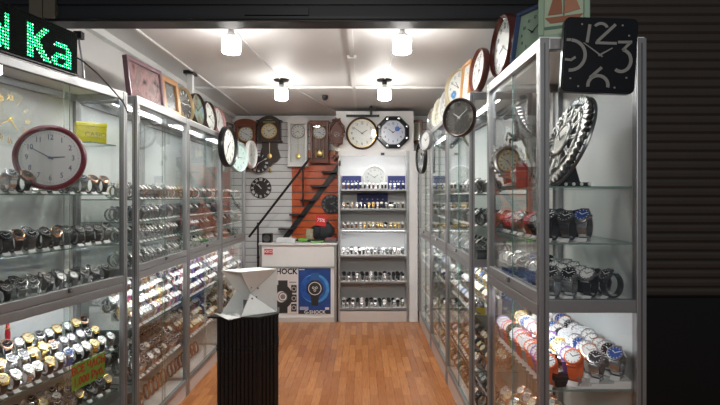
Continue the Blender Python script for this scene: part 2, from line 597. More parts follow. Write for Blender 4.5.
# rear open-front display case under the bulkhead
bx0, bx1 = -.307, .60
t = thing('display_case', 'white lit display case of watches between counter and glass row', 'display cabinet', T(0, 6.66, 0))
BSH = [1.695, 1.446, 1.184, .845, .512, .17]
for x in (bx0, bx1 - .03):
    MB().box((x, 0, 0), (x + .03, .03, 2.189), ALU, bev=.003).obj('post', t)
MB().box((bx0, .031, .0), (bx0 + .015, .44, 2.189), WLAM).box((bx1 - .015, .031, 0), (bx1, .44, 2.189), WLAM).obj('side_panel', t)
MB().box((bx0 + .015, .43, 0), (bx1 - .015, .44, 2.189), WHITE).obj('back_panel', t)
MB().box((bx0 + .03, .0, 0), (bx1 - .03, .43, .135), PLAM).obj('plinth', t)
for zs in BSH:
    MB().box((bx0 + .0155, .02, zs - .012), (bx1 - .0155, .429, zs), WHITE).box((bx0 + .031, .012, zs - .016), (bx1 - .031, .0195, zs + .004), ALU).obj('shelf', t)
MB().box((bx0 + .031, .005, 2.13), (bx1 - .031, .02, 2.189), WLAM).obj('header', t)
MB().box((bx0 + .031, .012, 1.14), (bx1 - .031, .0195, 1.167), ALU).obj('shelf_lip', t)
for zs in (2.186, 1.171):
    MB().box((bx0 + .05, .04, zs - .008), (bx1 - .05, .055, zs), STRIPC_M).obj('light_strip', t, 'glowing white LED strip')
CABS['B'] = (T(bx0, 6.66, 0), bx1 - bx0, .43)

# ------------------------------------------------------------------ green LED dot sign on the near cabinet
GLOWG = mat('green_led', (0.0, 0.62, 0.16), .4, emit=1.3)
GLOWW = mat('pale_green_led', (0.30, .9, 0.5), .4, emit=1.3)
DIM = mat('unlit_led', (0.004, 0.012, 0.009), .8, spec=.1)
M = T(oL.x, oL.y, 2.236, AL)
t = thing('led_sign', 'black dot matrix sign with green glowing letters on the cabinet roof', 'sign', M)
sx0, sx1 = -.30, .530
MB().box((sx0, .0, 0), (sx1, .05, .225), mat('sign_black', (.004, .006, .005), .8, spec=.1), bev=.004).box((sx0, -.006, 0), (sx1, 0, .006), BMETAL).obj('housing', t)
pit = .0135
K = ["1100000110", "1100001100", "1100011000", "1100110000", "1101100000", "1111100000", "1111110000", "1101110000", "1100111000", "1100011100", "1100001110", "1100000111"]
A = ["0011111000", "0111111100", "0000000110", "0000000110", "0011111110", "0111111110", "1100000110", "1100001110", "0111110110"]
I_ = ["110"] * 12
B_ = ["1100000"] * 4 + ["1111110", "1111111", "1100011", "1100011", "1100011", "1100111", "1111111", "1111110"]
md = MB()
letters = {}
lit = {}
ltr = [0]


def glyph(g, far_t):
    # columns run from the far_t offset measured from the cabinet's far post
    c0 = int(round((LN - far_t - sx0) / pit))
    ltr[0] += 1
    for r, row in enumerate(g[::-1]):
        for c, ch in enumerate(row):
            if ch == '1':
                lit[(c0 + c, r + 1)] = ltr[0]
                if g is not I_:
                    lit[(c0 + c + 1, r + 1)] = ltr[0]


glyph(A, .605)
glyph(K, .755)
glyph(I_, .866)
glyph(B_, .975)
for c in range(int((sx1 - sx0) / pit)):
    for r in range(16):
        x, z = sx0 + (c + .5) * pit, .006 + (r + .5) * pit
        on = (c, r) in lit
        tgt = letters.setdefault(lit[(c, r)], MB()) if on else md
        pale = (c + r) % 3 == 0
        h = .0054 if on else .0035
        tgt.add([(x - h, -.002, z), (x, -.002, z - h), (x + h, -.002, z), (x, -.002, z + h), (x - h * .4, -.004, z), (x, -.004, z - h * .4), (x + h * .4, -.004, z), (x, -.004, z + h * .4)],
                [(0, 1, 5, 4), (1, 2, 6, 5), (2, 3, 7, 6), (3, 0, 4, 7), (4, 5, 6, 7)], (GLOWW if pale else GLOWG) if on else DIM)
for m_ in letters.values():
    m_.obj('glowing_letter', t)
md.obj('dot_pattern', t)
cab = MB()
pts = [P(76, 57, 2.7), P(84, 62, 2.72), P(98, 74, 2.8), P(112, 89, 2.9), P(123, 102, 3.02), P(128, 113, 3.1)]
tag(cab.tube(pts, .004, 8, BLACK).obj('power_cord'), 'black cord sagging from the green sign over the cabinet roof', 'cord')
cab = MB().tube([P(79, 34, 3.15), P(79.5, 45, 3.15), P(83, 66, 3.15), P(84, 78, 3.15)], .006, 8, DSTEEL)
cab.box(P(77, 33, 3.16), P(81, 38, 3.12), BMETAL)
tag(cab.obj('wall_bracket'), 'thin metal rod bracket on the wall beside the green sign', 'bracket')


# ------------------------------------------------------------------ clocks
def hand_mb(ang, ln, wd, y, m):
    mb = MB()
    R = Matrix.Rotation(ang, 4, 'Y')
    mb.prism([(-wd, -ln * .15), (wd, -ln * .15), (wd * .5, ln), (-wd * .5, ln)], y, y - .0015, m, R)
    return mb


def dial_parts(t, R, face, ink, style, hour, minute, y, numerals=None, handm=None, sub=None, C=Matrix.Identity(4)):
    handm = handm or ink
    def ob(mb, n):
        mb.obj(n, t, M=C)
    ob(MB().lathe([(R, 0), (R, .003), (0, .003)], 40, face, T(0, y + .003, 0) @ RY), 'dial')
    mb = MB()
    for i in range(60):
        if i % 5 and style != 'arabic':
            continue
        a = 2 * pi * i / 60
        l = .05 * R if i % 5 == 0 else .025 * R
        mb.box((-R * .008, y - .0012, R * .93 - l), (R * .008, y, R * .93), ink, Matrix.Rotation(a, 4, 'Y'))
    if style in ('arabic', 'roman'):
        nums = ['12', '1', '2', '3', '4', '5', '6', '7', '8', '9', '10', '11'] if style == 'arabic' else ['XII', 'I', 'II', 'III', 'IIII', 'V', 'VI', 'VII', 'VIII', 'IX', 'X', 'XI']
        for i, s_ in enumerate(nums):
            a = 2 * pi * i / 12
            rr = R * .74
            Mx = T(rr * sin(a), y - .0008, rr * cos(a)) @ (Matrix.Rotation(a, 4, 'Y') if style == 'roman' else Matrix.Identity(4))
            text_mesh(s_, R * .27, .001, ink, Mx, mb, bold=R * .004, sx=.8)
    elif style == 'bars':
        for i in range(12):
            mb.box((-R * .03, y - .0012, R * .68), (R * .03, y, R * .9), ink, Matrix.Rotation(2 * pi * i / 12, 4, 'Y'))
    ob(mb, 'numerals')
    am = 2 * pi * minute / 60
    ah = 2 * pi * (hour % 12 + minute / 60) / 12
    ob(hand_mb(ah, R * .48, R * .035, y - .002, handm), 'hour_hand')
    ob(hand_mb(am, R * .72, R * .025, y - .004, handm), 'minute_hand')
    ob(MB().lathe([(R * .05, 0), (R * .05, .007), (0, .008)], 12, handm, T(0, y, 0) @ RY), 'hub_cap')


def round_clock(label, M, R, rim, face=WFACE, ink=None, style='arabic', hm=(10, 9), rw=.13, dep=.045, group=None, n=44, gl=True, name='wall_clock', rimwob=None, rim2=None):
    """disc clock facing local -y; origin at its lowest point"""
    ink = ink or DFACE
    t = thing(name, label, 'clock', M, group)
    C = Matrix.Translation((0, 0, R))
    ri = R * (1 - rw)
    mb = MB()
    mb.lathe([(R * .8, 0), (R, .004), (R, dep * .55), (R * .985, dep * .8), ((R + ri) / 2, dep), (ri * 1.02, dep * .85), (ri, dep * .6), (ri * .99, dep * .3)], n, rim, RY, wob=rimwob)
    mb.obj('frame', t, M=C)
    if rim2:
        MB().ring(ri * 1.01, R * .02, n, 6, rim2, T(0, -dep * .75, 0) @ RY).obj('inner_rim', t, M=C)
    dial_parts(t, ri, face, ink, style, hm[0], hm[1], -dep * .45, C=C)
    if gl:
        MB().lathe([(ri * .99, 0), (ri * .99, .0015), (0, .0015)], 32, GLASS, T(0, -dep * .68, 0) @ RY).obj('cover_glass', t, M=C)
    return t


def box_clock(label, M, W, H, rim, face, ink, style='arabic', hm=(10, 9), fw=.03, dep=.035, name='framed_clock', deco=None):
    t = thing(name, label, 'clock', M)
    mb = MB()
    for a, b2 in (((-W / 2, 0), (W / 2, fw)), ((-W / 2, H - fw), (W / 2, H)), ((-W / 2, fw), (-W / 2 + fw, H - fw)), ((W / 2 - fw, fw), (W / 2, H - fw))):
        mb.box((a[0], -dep, a[1]), (b2[0], 0, b2[1]), rim, bev=.004)
    mb.obj('frame', t)
    MB().box((-W / 2 + fw, -dep * .5, fw), (W / 2 - fw, -dep * .2, H - fw), face).obj('face_board', t)
    C = Matrix.Translation((0, -dep * .5, H / 2))
    if deco:
        deco(t, W, H, -dep * .5)
    R = min(W, H) / 2 - fw - .008
    mb = MB()
    if style:
        nums = ['12', '1', '2', '3', '4', '5', '6', '7', '8', '9', '10', '11']
        for i, s_ in enumerate(nums):
            a = 2 * pi * i / 12
            text_mesh(s_, R * .26, .001, ink, T(R * .82 * sin(a), -.001, R * .82 * cos(a)), mb, sx=.8)
        mb.obj('numerals', t, M=C)
        am = 2 * pi * hm[1] / 60
        ah = 2 * pi * (hm[0] + hm[1] / 60) / 12
        hand_mb(ah, R * .45, R * .035, -.003, ink).obj('hour_hand', t, M=C)
        hand_mb(am, R * .7, R * .025, -.005, ink).obj('minute_hand', t, M=C)
    MB().box((-W / 2 + fw, -dep * .72, fw), (W / 2 - fw, -dep * .68, H - fw), GLASS).obj('cover_glass', t)
    return t


def picture(name, cols, scale, rough=.25):
    m = mat(name, cols[0], rough, 0, 0, scale)
    nt_ = m.node_tree
    nz_ = [n for n in nt_.nodes if n.type == 'TEX_NOISE'][0]
    nz_.inputs['Detail'].default_value = 5
    cr = nt_.nodes.new('ShaderNodeValToRGB')
    cr.color_ramp.interpolation = 'B_SPLINE'
    while len(cr.color_ramp.elements) < len(cols):
        cr.color_ramp.elements.new(.5)
    for i, c_ in enumerate(cols):
        cr.color_ramp.elements[i].position = .34 + .32 * i / (len(cols) - 1)
        cr.color_ramp.elements[i].color = (*c_, 1)
    nt_.links.new(nz_.outputs['Fac'], cr.inputs['Fac'])
    nt_.links.new(cr.outputs['Color'], nt_.nodes['Principled BSDF'].inputs['Base Color'])
    return m


MAROON = mat('maroon_plastic', (0.17, 0.035, 0.05), .3, 0, .1)
PURP = mat('mauve_brown_frame', (0.13, 0.07, 0.085), .3, 0, .2)
WOODL = mat('honey_wood', (0.42, 0.2, 0.06), .4, 0, .25, 20)
WOODR = mat('red_brown_wood', (0.19, 0.05, 0.022), .35, 0, .3, 20)
WOODC = mat('carved_wood', (0.10, 0.028, 0.014), .5, 0, .7, 60)
WOODD = mat('dark_brown_wood', (0.045, 0.025, 0.018), .35, 0, .3, 20)
CREAM = mat('cream_face', (0.72, 0.70, 0.55), .4)
LIME = mat('pale_green_face', (0.42, 0.56, 0.42), .45, 0, .1, 8)
INKG = mat('grey_ink', (0.22, 0.22, 0.24), .5)
GREYF = picture('smoky_grey_face', [(.02, .018, .016), (.10, .09, .08), (.03, .028, .025), (.2, .19, .17)], 16)

PINKP = picture('rosy_picture', [(.02, .012, .02), (.12, .05, .06), (.36, .2, .2), (.05, .03, .04), (.3, .22, .22)], 9, .15)
LAND = picture('landscape_picture', [(.03, .06, .03), (.35, .15, .05), (.1, .3, .25), (.45, .5, .4), (.1, .2, .4)], 12)
BLUEFR = mat('navy_frame', (0.04, 0.07, 0.16), .35)
GREENFR = mat('sage_frame', (0.30, 0.42, 0.30), .4)
OCHRE = mat('brown_paint', (0.35, 0.12, 0.05), .6)

# pink-rimmed round clock in the near cabinet
p = P(49, 153, 2.60)
R0 = .172
q = T(p.x + .01, p.y, 1.632, radians(20))
t = round_clock('large maroon-rimmed white clock on the shelf of the outward-turned cabinet', q, .163, MAROON, WFACE, mat('bluish_ink', (.18, .2, .3), .5), 'arabic', (2, 50), rw=.16, dep=.04)
round_clock('clear wall clock with gold roman numerals at back of the sign cabinet', T(-1.765, 2.60, 1.84, AL), .15, MATS['clear_glass'], GLASS, GOLD, 'roman', (4, 40), rw=.04, dep=.012, gl=False)

# on the roofs of the picture-clock side (local -y faces the aisle: rotation +90)
ZR = 2.2345


def lean(y, x, rz=pi / 2 - .10, rx=-.12, z=ZR):
    return T(x, y, z, rz, rx)


box_clock('mauve-brown framed rosy picture clock on the cabinet roof', lean(3.60, -1.50), .47, .29, PURP, PINKP, INKG, None)
box_clock('honey wood framed dark clock next to the mauve framed picture', lean(4.06, -1.50), .27, .29, WOODL, DFACE, INKG, 'arabic', fw=.04)
round_clock('round gold-rimmed clock with black face on the cabinet roof', lean(4.39, -1.50), .145, mat('pale_gold_rim', (.62, .48, .26), .3, .5), DFACE, CARD, 'bars', (9, 14), rw=.12)
round_clock('round dark-rimmed clock with colourful landscape picture face', lean(4.74, -1.50), .155, WOODD, LAND, DFACE, 'plain', (10, 10), rw=.08)
round_clock('round dark-rimmed white clock between landscape clock and rosy-rimmed clock', lean(5.09, -1.50), .15, WOODD, WFACE, DFACE, 'arabic', (2, 20), rw=.08)
round_clock('round pale clock with thin rosy rim on the cabinet roof', lean(5.43, -1.50), .15, mat('rosy_rim', (.4, .2, .2), .3), WFACE, INKG, 'arabic', (7, 5), rw=.07)
box_clock('small dark framed clock at the rear end of the cabinet roof', lean(5.90, -1.50), .2, .2, WOODD, GREYF, INKG, 'arabic', (4, 5), fw=.02)
round_clock('black oval-looking clock hanging at cabinet front near the ceiling bulbs', T(-1.345, 5.12, 1.895, radians(83)), .20, BLACK, WFACE, DFACE, 'arabic', (1, 35), rw=.14, dep=.06)
round_clock('pale turquoise-lit round clock hanging behind the black oval-looking clock', T(-1.365, 5.66, 1.87, radians(67)), .160, mat('pale_turquoise_rim', (.62, .78, .76), .3), mat('pale_turquoise', (.68, .84, .82), .35), INKG, 'arabic', (3, 0), rw=.1)
round_clock('white round clock hung at the rear corner of the cabinet row', T(-1.345, 6.22, 1.94, radians(82)), .168, WPLAS, WFACE, INKG, 'arabic', (8, 0), rw=.15)
MB()
tag(MB().box((-1.60, 4.75, ZR), (-1.55, 4.80, CZ - .02), WPLAS).box((-1.62, 4.71, CZ - .03), (-1.53, 4.84, CZ), BMETAL).obj('cable_column'),
    'white square cable column rising from cabinet roof to the ceiling', 'cable column')

# on the roofs opposite (face -x: rotation -90)
ZRR = 2.3045


def leanR(y, x, rz=-pi / 2 + .12, rx=-.10, z=ZRR):
    return T(x, y, z, rz, rx)


round_clock('large round clock with dark red-brown rim, on the square-clock cabinet roof', T(.745, 2.70, 2.2145, -pi / 2 + .06, -.06), .165, mat('dark_red_rim', (.09, .02, .015), .25), WFACE, DFACE, 'arabic', (8, 20), rw=.13)
box_clock('navy framed pale-green faced clock leaning beside the ship picture', T(.76, 2.32, 2.2145, -pi / 2 + .45, -.18), .22, .24, BLUEFR, LIME, DFACE, 'arabic', fw=.016)


def ship(t, W, H, y):
    mb = MB()
    for (cx, s) in ((-.02, 1.0),):
        mb.prism([(-.07, .10), (.07, .10), (.05, .075), (-.05, .075)], y - .001, y - .003, OCHRE)
        mb.prism([(-.06, .11), (-.005, .11), (-.01, .2), (-.03, .22)], y - .001, y - .003, OCHRE)
        mb.prism([(.0, .11), (.06, .12), (.03, .21), (.01, .23)], y - .001, y - .003, mat('russet_paint', (.5, .2, .1), .6))
        mb.tube([(0, y - .002, .1), (0, y - .002, .26)], .0018, 6, WOODD)
    mb.box((-.09, y - .003, .05), (.09, y - .001, .062), mat('sea_paint', (.1, .2, .15), .6))
    mb.obj('sailing_boat_painting', t)


box_clock('sage framed picture clock with brown sailing boat on the cabinet roof', T(.80, 2.06, 2.2145, -.42, -.14), .19, .30, GREENFR, mat('sage_cream', (.5, .58, .42), .5, 0, .15, 9), DFACE, None, fw=.022, deco=ship)
round_clock('round copper-rimmed clock on the glass row roof near the wooden frame', leanR(3.52, .80), .150, mat('copper_rim', (.12, .035, .025), .3), WFACE, DFACE, 'arabic', (7, 0), rw=.1)
box_clock('light wooden framed clock leaning between copper-rimmed and gold-rimmed clocks', leanR(3.80, .77), .20, .28, mat('wood_gold', (.5, .26, .1), .35, 0, .2), WFACE, INKG, 'arabic', fw=.02)
t = round_clock('cream and gold rimmed white clock with blue flower on the dial', T(.76, 4.06, ZRR, -pi / 2 + .5, -.08), .148, mat('cream_gold_rim', (.66, .58, .4), .3, .3), WFACE, INKG, 'arabic', (10, 50), rw=.12)
mb = MB()
for k in range(7):
    a = 2 * pi * k / 7
    mb.lathe([(.014, 0), (.014, .001), (0, .001)], 8, mat('flower_blue', (.08, .3, .65), .5), T(-.05 + .018 * cos(a), -.0225, .10 + .02 * sin(a)) @ RY)
mb.obj('flower_decoration', t)
for (y, R, lab, rm, fc) in ((4.45, .15, 'pale yellow rimmed oval-looking clock, next behind the blue flower clock', mat('pale_yellow_rim', (.6, .56, .38), .3), WFACE),
                            (4.85, .145, 'white plastic round clock on the middle roof of the glass row', WPLAS, WFACE),
                            (5.30, .15, 'ivory ribbed round clock on the roof, second from the rear', mat('ivory_rim', (.66, .62, .52), .3), CREAM),
                            (5.75, .14, 'chrome rimmed round clock nearest the rear end of the roof', CHROME, WFACE)):
    round_clock(lab, leanR(y, .79, -pi / 2 + .2), R, rm, fc, INKG, 'arabic', (int(y * 7) % 12, int(y * 31) % 60), rw=.15)
round_clock('smoky brown round clock hanging at the glass row corner', T(.645, 3.40, 1.99, radians(-46)), .128, mat('brown_rim', (.05, .028, .02), .3), GREYF, mat('pale_ink', (.5, .5, .48), .5), 'plain', (10, 9), rw=.13, dep=.035)
round_clock('slim dark oval-looking clock hung edge-on along the glass row', T(.69, 5.85, 1.86, -pi / 2 + .16), .18, BLACK, GREYF, CARD, 'plain', (10, 9), rw=.1)
round_clock('small grey round clock hung on the glass row, above the slim dark one', T(.665, 5.25, 2.07, -pi / 2 + .45), .10, LGREY, mat('grey_face', (.4, .4, .4), .3), DFACE, 'plain', (10, 9), rw=.1)
p = P(416, 138, 6.9)
box_clock('orange-brown wooden framed clock on the rear wall beside the octagonal clock', T(p.x + .01, 7.05, 2.33, -.2), .19, .31, WOODR, CREAM, WOODR, None, fw=.035)

# white ghostly clock in the rear case
t = round_clock('white round clock standing in the rear case between navy cards', T((374.5 - CX) * 6.9 / F, 6.93, 1.696), .165, WPLAS, WFACE, INKG, 'arabic', (1, 50), rw=.2, rimwob=lambda a: 1 + .02 * cos(16 * a))
# clocks on the bulkhead
p = P(362, 133.5, 6.64)
round_clock('round clock with brown-black rim on white bulkhead above the rear case', T(p.x, 6.655, p.z - .205), .205, WOODD, CREAM if 0 else WFACE, DFACE, 'arabic', (1, 51), rw=.14, dep=.05, rim2=BRASS)
p = P(393, 132.5, 6.64)
t = thing('octagonal_clock', 'black octagonal clock with blue ornament on white bulkhead', 'clock', T(p.x, 6.655, p.z - .205))
C = Matrix.Translation((0, 0, .205))
Roct = .222
octo = [(Roct * cos(pi / 8 + k * pi / 4), Roct * sin(pi / 8 + k * pi / 4)) for k in range(8)]
MB().lathe([(Roct * .98, 0), (Roct, .006), (Roct, .03), (Roct * .93, .048), (.168, .05), (.162, .03), (.16, .018)], 8, mat('gloss_black', (.015, .015, .018), .12), RY @ Matrix.Rotation(pi / 8, 4, 'Z'), smooth=False).obj('frame', t, M=C)
dial_parts(t, .155, mat('pale_blue_face', (.6, .66, .78), .25), DFACE, 'arabic', 10, 10, -.03, C=C)
mb = MB()
for k in range(8):
    mb.lathe([(.016, 0), (.016, .006), (0, .008)], 10, CHROME, T(.192 * cos(k * pi / 4 + pi / 8), -.047, .192 * sin(k * pi / 4 + pi / 8)) @ RY)
mb.obj('stud', t, M=C)
MB().lathe([(.035, 0), (.035, .001), (0, .001)], 7, mat('sapphire', (.05, .16, .6), .3), T(.055, -.032, .045) @ RY).obj('blue_ornament', t, M=C)
tag(MB().box((p.x - .005 - .15, 6.63, 2.135), (p.x - .11, 6.66, 2.165), BLACK).obj('alarm_sensor'), 'tiny black sensor at the top of the rear display case', 'sensor')


# pendulum clocks on the rear wall
def pendulum_clock(label, px, py_top, py_bot, width_px, wood, kind, Y=7.26, dialm=WFACE, hm=(10, 10)):
    top, bot = P(px, py_top, Y), P(px, py_bot, Y)
    H = top.z - bot.z
    W = width_px * Y / F
    t = thing('pendulum_clock', label, 'clock', T(top.x, Y, bot.z, 0, .07 if kind == 'weights' else 0))
    d = .11
    h = H
    if kind == 'vienna':      # wide hood, narrower waisted lower case
        z1 = h * .50
        def arc(w2, z0, rise, n=9):
            return [(w2 * (1 - 2 * i / n), z0 + rise * sin(pi * i / n)) for i in range(n + 1)]
        mb = MB()
        mb.prism([(-W * .44, z1)] + [(W * .44, z1)] + arc(W * .44, h * .90, h * .09), -d, 0, wood)
        mb.box((-W / 2, -d - .012, z1 - .012), (W / 2, 0, z1 + .012), wood, bev=.004)
        mb.box((-W / 2, -d - .012, h * .875), (W / 2, 0, h * .90), wood, bev=.004)
        mb.obj('hood', t)
        lo = [(-W * .32, z1), (W * .32, z1), (W * .30, z1 - h * .10), (W * .42, h * .20), (W * .28, h * .12), (W * .10, h * .07), (0, h * .01), (-W * .10, h * .07), (-W * .28, h * .12), (-W * .42, h * .20), (-W * .30, z1 - h * .10)]
        MB().prism(lo, -d * .6, 0, wood).obj('lower_case', t)
        dz = z1 + h * .19
        mb = MB()
        for sx in (-1, 1):
            mb.lathe([(.014, z1), (.018, z1 + .03), (.012, z1 + .06), (.012, h * .84), (.018, h * .86), (.014, h * .875)], 10, BRASS if 0 else wood, T(sx * W * .40, -d - .004, 0))
        mb.obj('column', t)
        R = W * .27
        MB().ring(R * 1.05, .010, 28, 8, BRASS, T(0, -d - .004, dz) @ RY).obj('bezel', t)
        MB().prism([(R * .9 * cos(a), dz + R * 1.0 + .02 + R * .55 * sin(a)) for a in [pi * k / 10 for k in range(11)]], -d - .006, -d, mat('green_gilt', (.2, .24, .1), .4, .4)).obj('arched_ornament', t)
        dial_parts(t, R, CREAM, DFACE, 'roman', hm[0], hm[1], -d - .005, C=Matrix.Translation((0, 0, dz)))
        pz = -d * .6 - .012
        MB().tube([(0, pz, z1 - .01), (0, pz, h * .24)], .004, 8, BRASS).lathe([(.035, 0), (.03, .008), (0, .012)], 20, BRASS, T(0, pz, h * .22) @ RY).obj('pendulum', t)
        MB().lathe([(0, -.085), (.016, -.06), (.02, -.045), (.01, -.02), (.012, 0), (0, .006)], 12, BRASS, T(0, -d * .3, h * .01)).obj('finial', t)
        return t
    # arched cases with glazed door
    rise = h * .09
    mb = MB()
    mb.prism([(-W / 2, 0), (W / 2, 0), (W / 2, h * .88)] + [(W / 2 * cos(pi * i / 10), h * .88 + rise * sin(pi * i / 10)) for i in range(1, 10)] + [(-W / 2, h * .88)], -.02, 0, wood)
    fw = W * .13
    for a, b2 in (((-W / 2, 0), (-W / 2 + fw, h * .9)), ((W / 2 - fw, 0), (W / 2, h * .9)), ((-W / 2 + fw, 0), (W / 2 - fw, h * .09)), ((-W / 2 + fw, h * .84), (W / 2 - fw, h * .92))):
        mb.box((a[0], -d, a[1]), (b2[0], -.02, b2[1]), wood, bev=.004)
    mb.obj('case', t)
    mb = MB()
    if kind == 'arch':
        mb.prism([(-W * .56, h * .88), (W * .56, h * .88)] + [(W * .56 * cos(pi * i / 12), h * .90 + h * .10 * sin(pi * i / 12)) for i in range(0, 13)], -d - .01, 0, wood)
    else:
        mb.box((-W * .57, -d - .012, h * .90), (W * .57, 0, h * .945), wood, bev=.004)
        mb.box((-W * .52, -d, h * .945), (W * .52, 0, h * .97), wood, bev=.004)
    mb.obj('crown_moulding', t)
    MB().box((-W * .54, -d - .01, -.001), (W * .54, 0, h * .03), wood, bev=.004).obj('base_moulding', t)
    R = W * .34
    dz = h * .70
    dial_parts(t, R, dialm, DFACE, 'roman', hm[0], hm[1], -.07, C=Matrix.Translation((0, 0, dz)))
    MB().ring(R * 1.04, .008, 28, 8, BRASS if kind != 'arch' or wood is not WPLAS else CHROME, T(0, -.072, dz) @ RY).obj('bezel', t)
    MB().tube([(0, -.055, dz - R), (0, -.055, h * .24)], .004, 8, BRASS).lathe([(.038, 0), (.034, .008), (0, .012)], 20, BRASS, T(0, -.055, h * .21) @ RY).obj('pendulum', t)
    if kind == 'weights':
        mb = MB()
        for sx in (-1, 1):
            mb.lathe([(.0, h * .12), (.016, h * .125), (.016, h * .3), (.0, h * .31)], 12, BRASS, T(sx * W * .2, -.055, 0))
            mb.tube([(sx * W * .2, -.055, h * .31), (sx * W * .2, -.055, dz - R * .6)], .002, 6, BRASS)
        mb.obj('weight', t)
    MB().box((-W / 2 + fw, -d + .012, h * .09), (W / 2 - fw, -d + .015, h * .84), GLASS).obj('door_glass', t)
    return t


pendulum_clock('reddish-brown arched pendulum clock nearest the cabinet row, on rear wall', 247, 120, 169, 20, WOODR, 'arch', hm=(3, 50))
pendulum_clock('dark brown waisted pendulum clock with brass dial and bottom finial', 270.5, 116, 168, 25, WOODD, 'vienna')
pendulum_clock('white arched pendulum clock between dark and red-brown clocks', 298.5, 117, 167, 19, WPLAS, 'arch', hm=(4, 40))
pendulum_clock('red-brown flat-topped pendulum clock next to the cuckoo clock', 320, 120, 163, 18, WOODR, 'weights', hm=(9, 20))
# cuckoo clock
top, bot = P(338, 117, 6.62), P(338, 148, 6.62)
t = thing('cuckoo_clock', 'small carved red-brown cuckoo clock beside the round bulkhead clock', 'clock', T(-.318, 6.655, bot.z))
H = top.z - bot.z
mb = MB()
mb.prism([(-.07, .05), (.07, .05), (.07, H * .62), (0, H * .86), (-.07, H * .62)], -.09, 0, WOODC)
mb.obj('house_body', t)
mb = MB()
for sx in (-1, 1):
    mb.add([(0, -.11, H * .92), (0, .0, H * .92), (sx * .095, 0, H * .56), (sx * .095, -.11, H * .56), (0, -.11, H * .88), (0, .0, H * .88), (sx * .10, 0, H * .53), (sx * .10, -.11, H * .53)],
           [(0, 1, 2, 3), (7, 6, 5, 4), (0, 3, 7, 4), (1, 5, 6, 2), (2, 6, 7, 3), (0, 4, 5, 1)], WOODC)
mb.obj('roof', t)
mb = MB()
rr = random.Random(3)
for k in range(46):
    a = 2 * pi * k / 46
    cx_, cz_ = .085 * cos(a) * (1 + .12 * sin(5 * a)), H * .48 + H * .42 * sin(a)
    sz = .018 + rr.random() * .012
    mb.prism([(0, sz), (sz * .5, 0), (0, -sz), (-sz * .5, 0)], -.02, 0, WOODC, T(cx_, -.088 - rr.random() * .012, cz_, 0, rr.uniform(-.5, .5), rr.uniform(0, pi)))
mb.obj('carved_leaves', t)
dial_parts(t, .038, mat('cuckoo_dial', (.1, .04, .025), .4), CARD, 'roman', 8, 5, -.094, C=Matrix.Translation((0, 0, H * .42)))
mb = MB()
for sx in (-.035, .035):
    mb.tube([(sx, -.05, .05), (sx, -.05, -.12 - sx)], .0018, 6, BRASS)
    mb.lathe([(0, -.20), (.012, -.19), (.016, -.16), (.010, -.13), (0, -.12)], 10, mat('cone_brown', (.09, .035, .02), .5), T(sx, -.05, -sx))
mb.obj('pine_cone_weight', t)
MB().tube([(0, -.02, .05), (0, -.02, -.09)], .002, 6, WOODC).lathe([(.025, 0), (.02, .006), (0, .008)], 14, WOODC, T(0, -.02, -.11) @ RY).obj('pendulum', t)
# two skeleton roman clocks


def skeleton_clock(label, px, py, rpx, Y, hm, ring_m, num_m, bk):
    p = P(px, py, Y)
    R = rpx * Y / F
    t = thing('skeleton_clock', label, 'clock', T(p.x, Y, p.z - R))
    C = Matrix.Translation((0, 0, R))
    mb = MB()
    mb.lathe([(R * .98, 0), (R, .006), (R, .012), (R * .97, .016), (R * .58, .016), (R * .56, .010), (R * .56, .0), (R * .98, 0)], 44, ring_m, RY)
    mb.obj('numeral_ring', t, M=C)
    mb = MB()
    for i, s_ in enumerate(['XII', 'I', 'II', 'III', 'IIII', 'V', 'VI', 'VII', 'VIII', 'IX', 'X', 'XI']):
        a = 2 * pi * i / 12
        text_mesh(s_, R * .34, .003, num_m, T(R * .78 * sin(a), -.018, R * .78 * cos(a)) @ Matrix.Rotation(a, 4, 'Y'), mb, bold=R * .012, sx=.75)
    mb.obj('numerals', t, M=C)
    MB().lathe([(R * .57, 0), (R * .57, .008), (0, .009)], 32, bk, RY).obj('centre_disc', t, M=C)
    am, ah = 2 * pi * hm[1] / 60, 2 * pi * (hm[0] + hm[1] / 60) / 12
    hand_mb(ah, R * .45, R * .035, -.02, num_m).obj('hour_hand', t, M=C)
    hand_mb(am, R * .7, R * .025, -.022, num_m).obj('minute_hand', t, M=C)


DKB = mat('bronze_black', (.03, .022, .018), .4, .2)
skeleton_clock('dark round clock with pale roman numerals alone on white slat wall', 261, 188, 10.5, 7.28, (10, 52), DKB, CARD, DKB)
skeleton_clock('dark round clock half hidden under the dark waisted pendulum clock', 259, 163, 10, 7.20, (7, 10), DKB, CARD, DKB)
skeleton_clock('black skeleton clock on the orange slats beside the stairs', 331, 204, 9.5, 7.26, (2, 20), BMETAL, DSTEEL, BMETAL)

# ------------------------------------------------------------------ stairs, counter
t = thing('metal_staircase', 'black metal staircase with open treads in front of orange slats', 'stairs', T(0, 0, 0))
mb = MB()
a_, b_ = P(278, 243, 7.2), P(337, 165, 7.2)
dv = Vector((b_.x - a_.x, 0, b_.z - a_.z))
Lv = dv.length
ang = math.atan2(dv.z, dv.x)
a2 = a_ - dv.normalized() * 1.4 * 1.0
a2 = Vector((a_.x - (a_.z) / dv.z * dv.x, 7.1, 0))
b2_ = a_ + dv * 1.75
mb.prism([(a2.x, 0), (a2.x + .09, 0), (b2_.x + .09, b2_.z), (b2_.x, b2_.z)], 7.235, 7.255, BMETAL)
mb.obj('stringer', t)
for k in range(1, 13):
    zc = .195 * k
    xc = a2.x + zc / dv.z * dv.x
    MB().box((xc - .14, 7.115, zc - .02), (xc + .06, 7.234, zc), BMETAL, bev=.003).obj('tread', t)
h0, h1 = P(249, 237, 6.93), P(310, 158, 6.93)
MB().tube([h0, h1], .016, 10, BMETAL).obj('handrail', t)
bl = P(258, 224, 6.93)
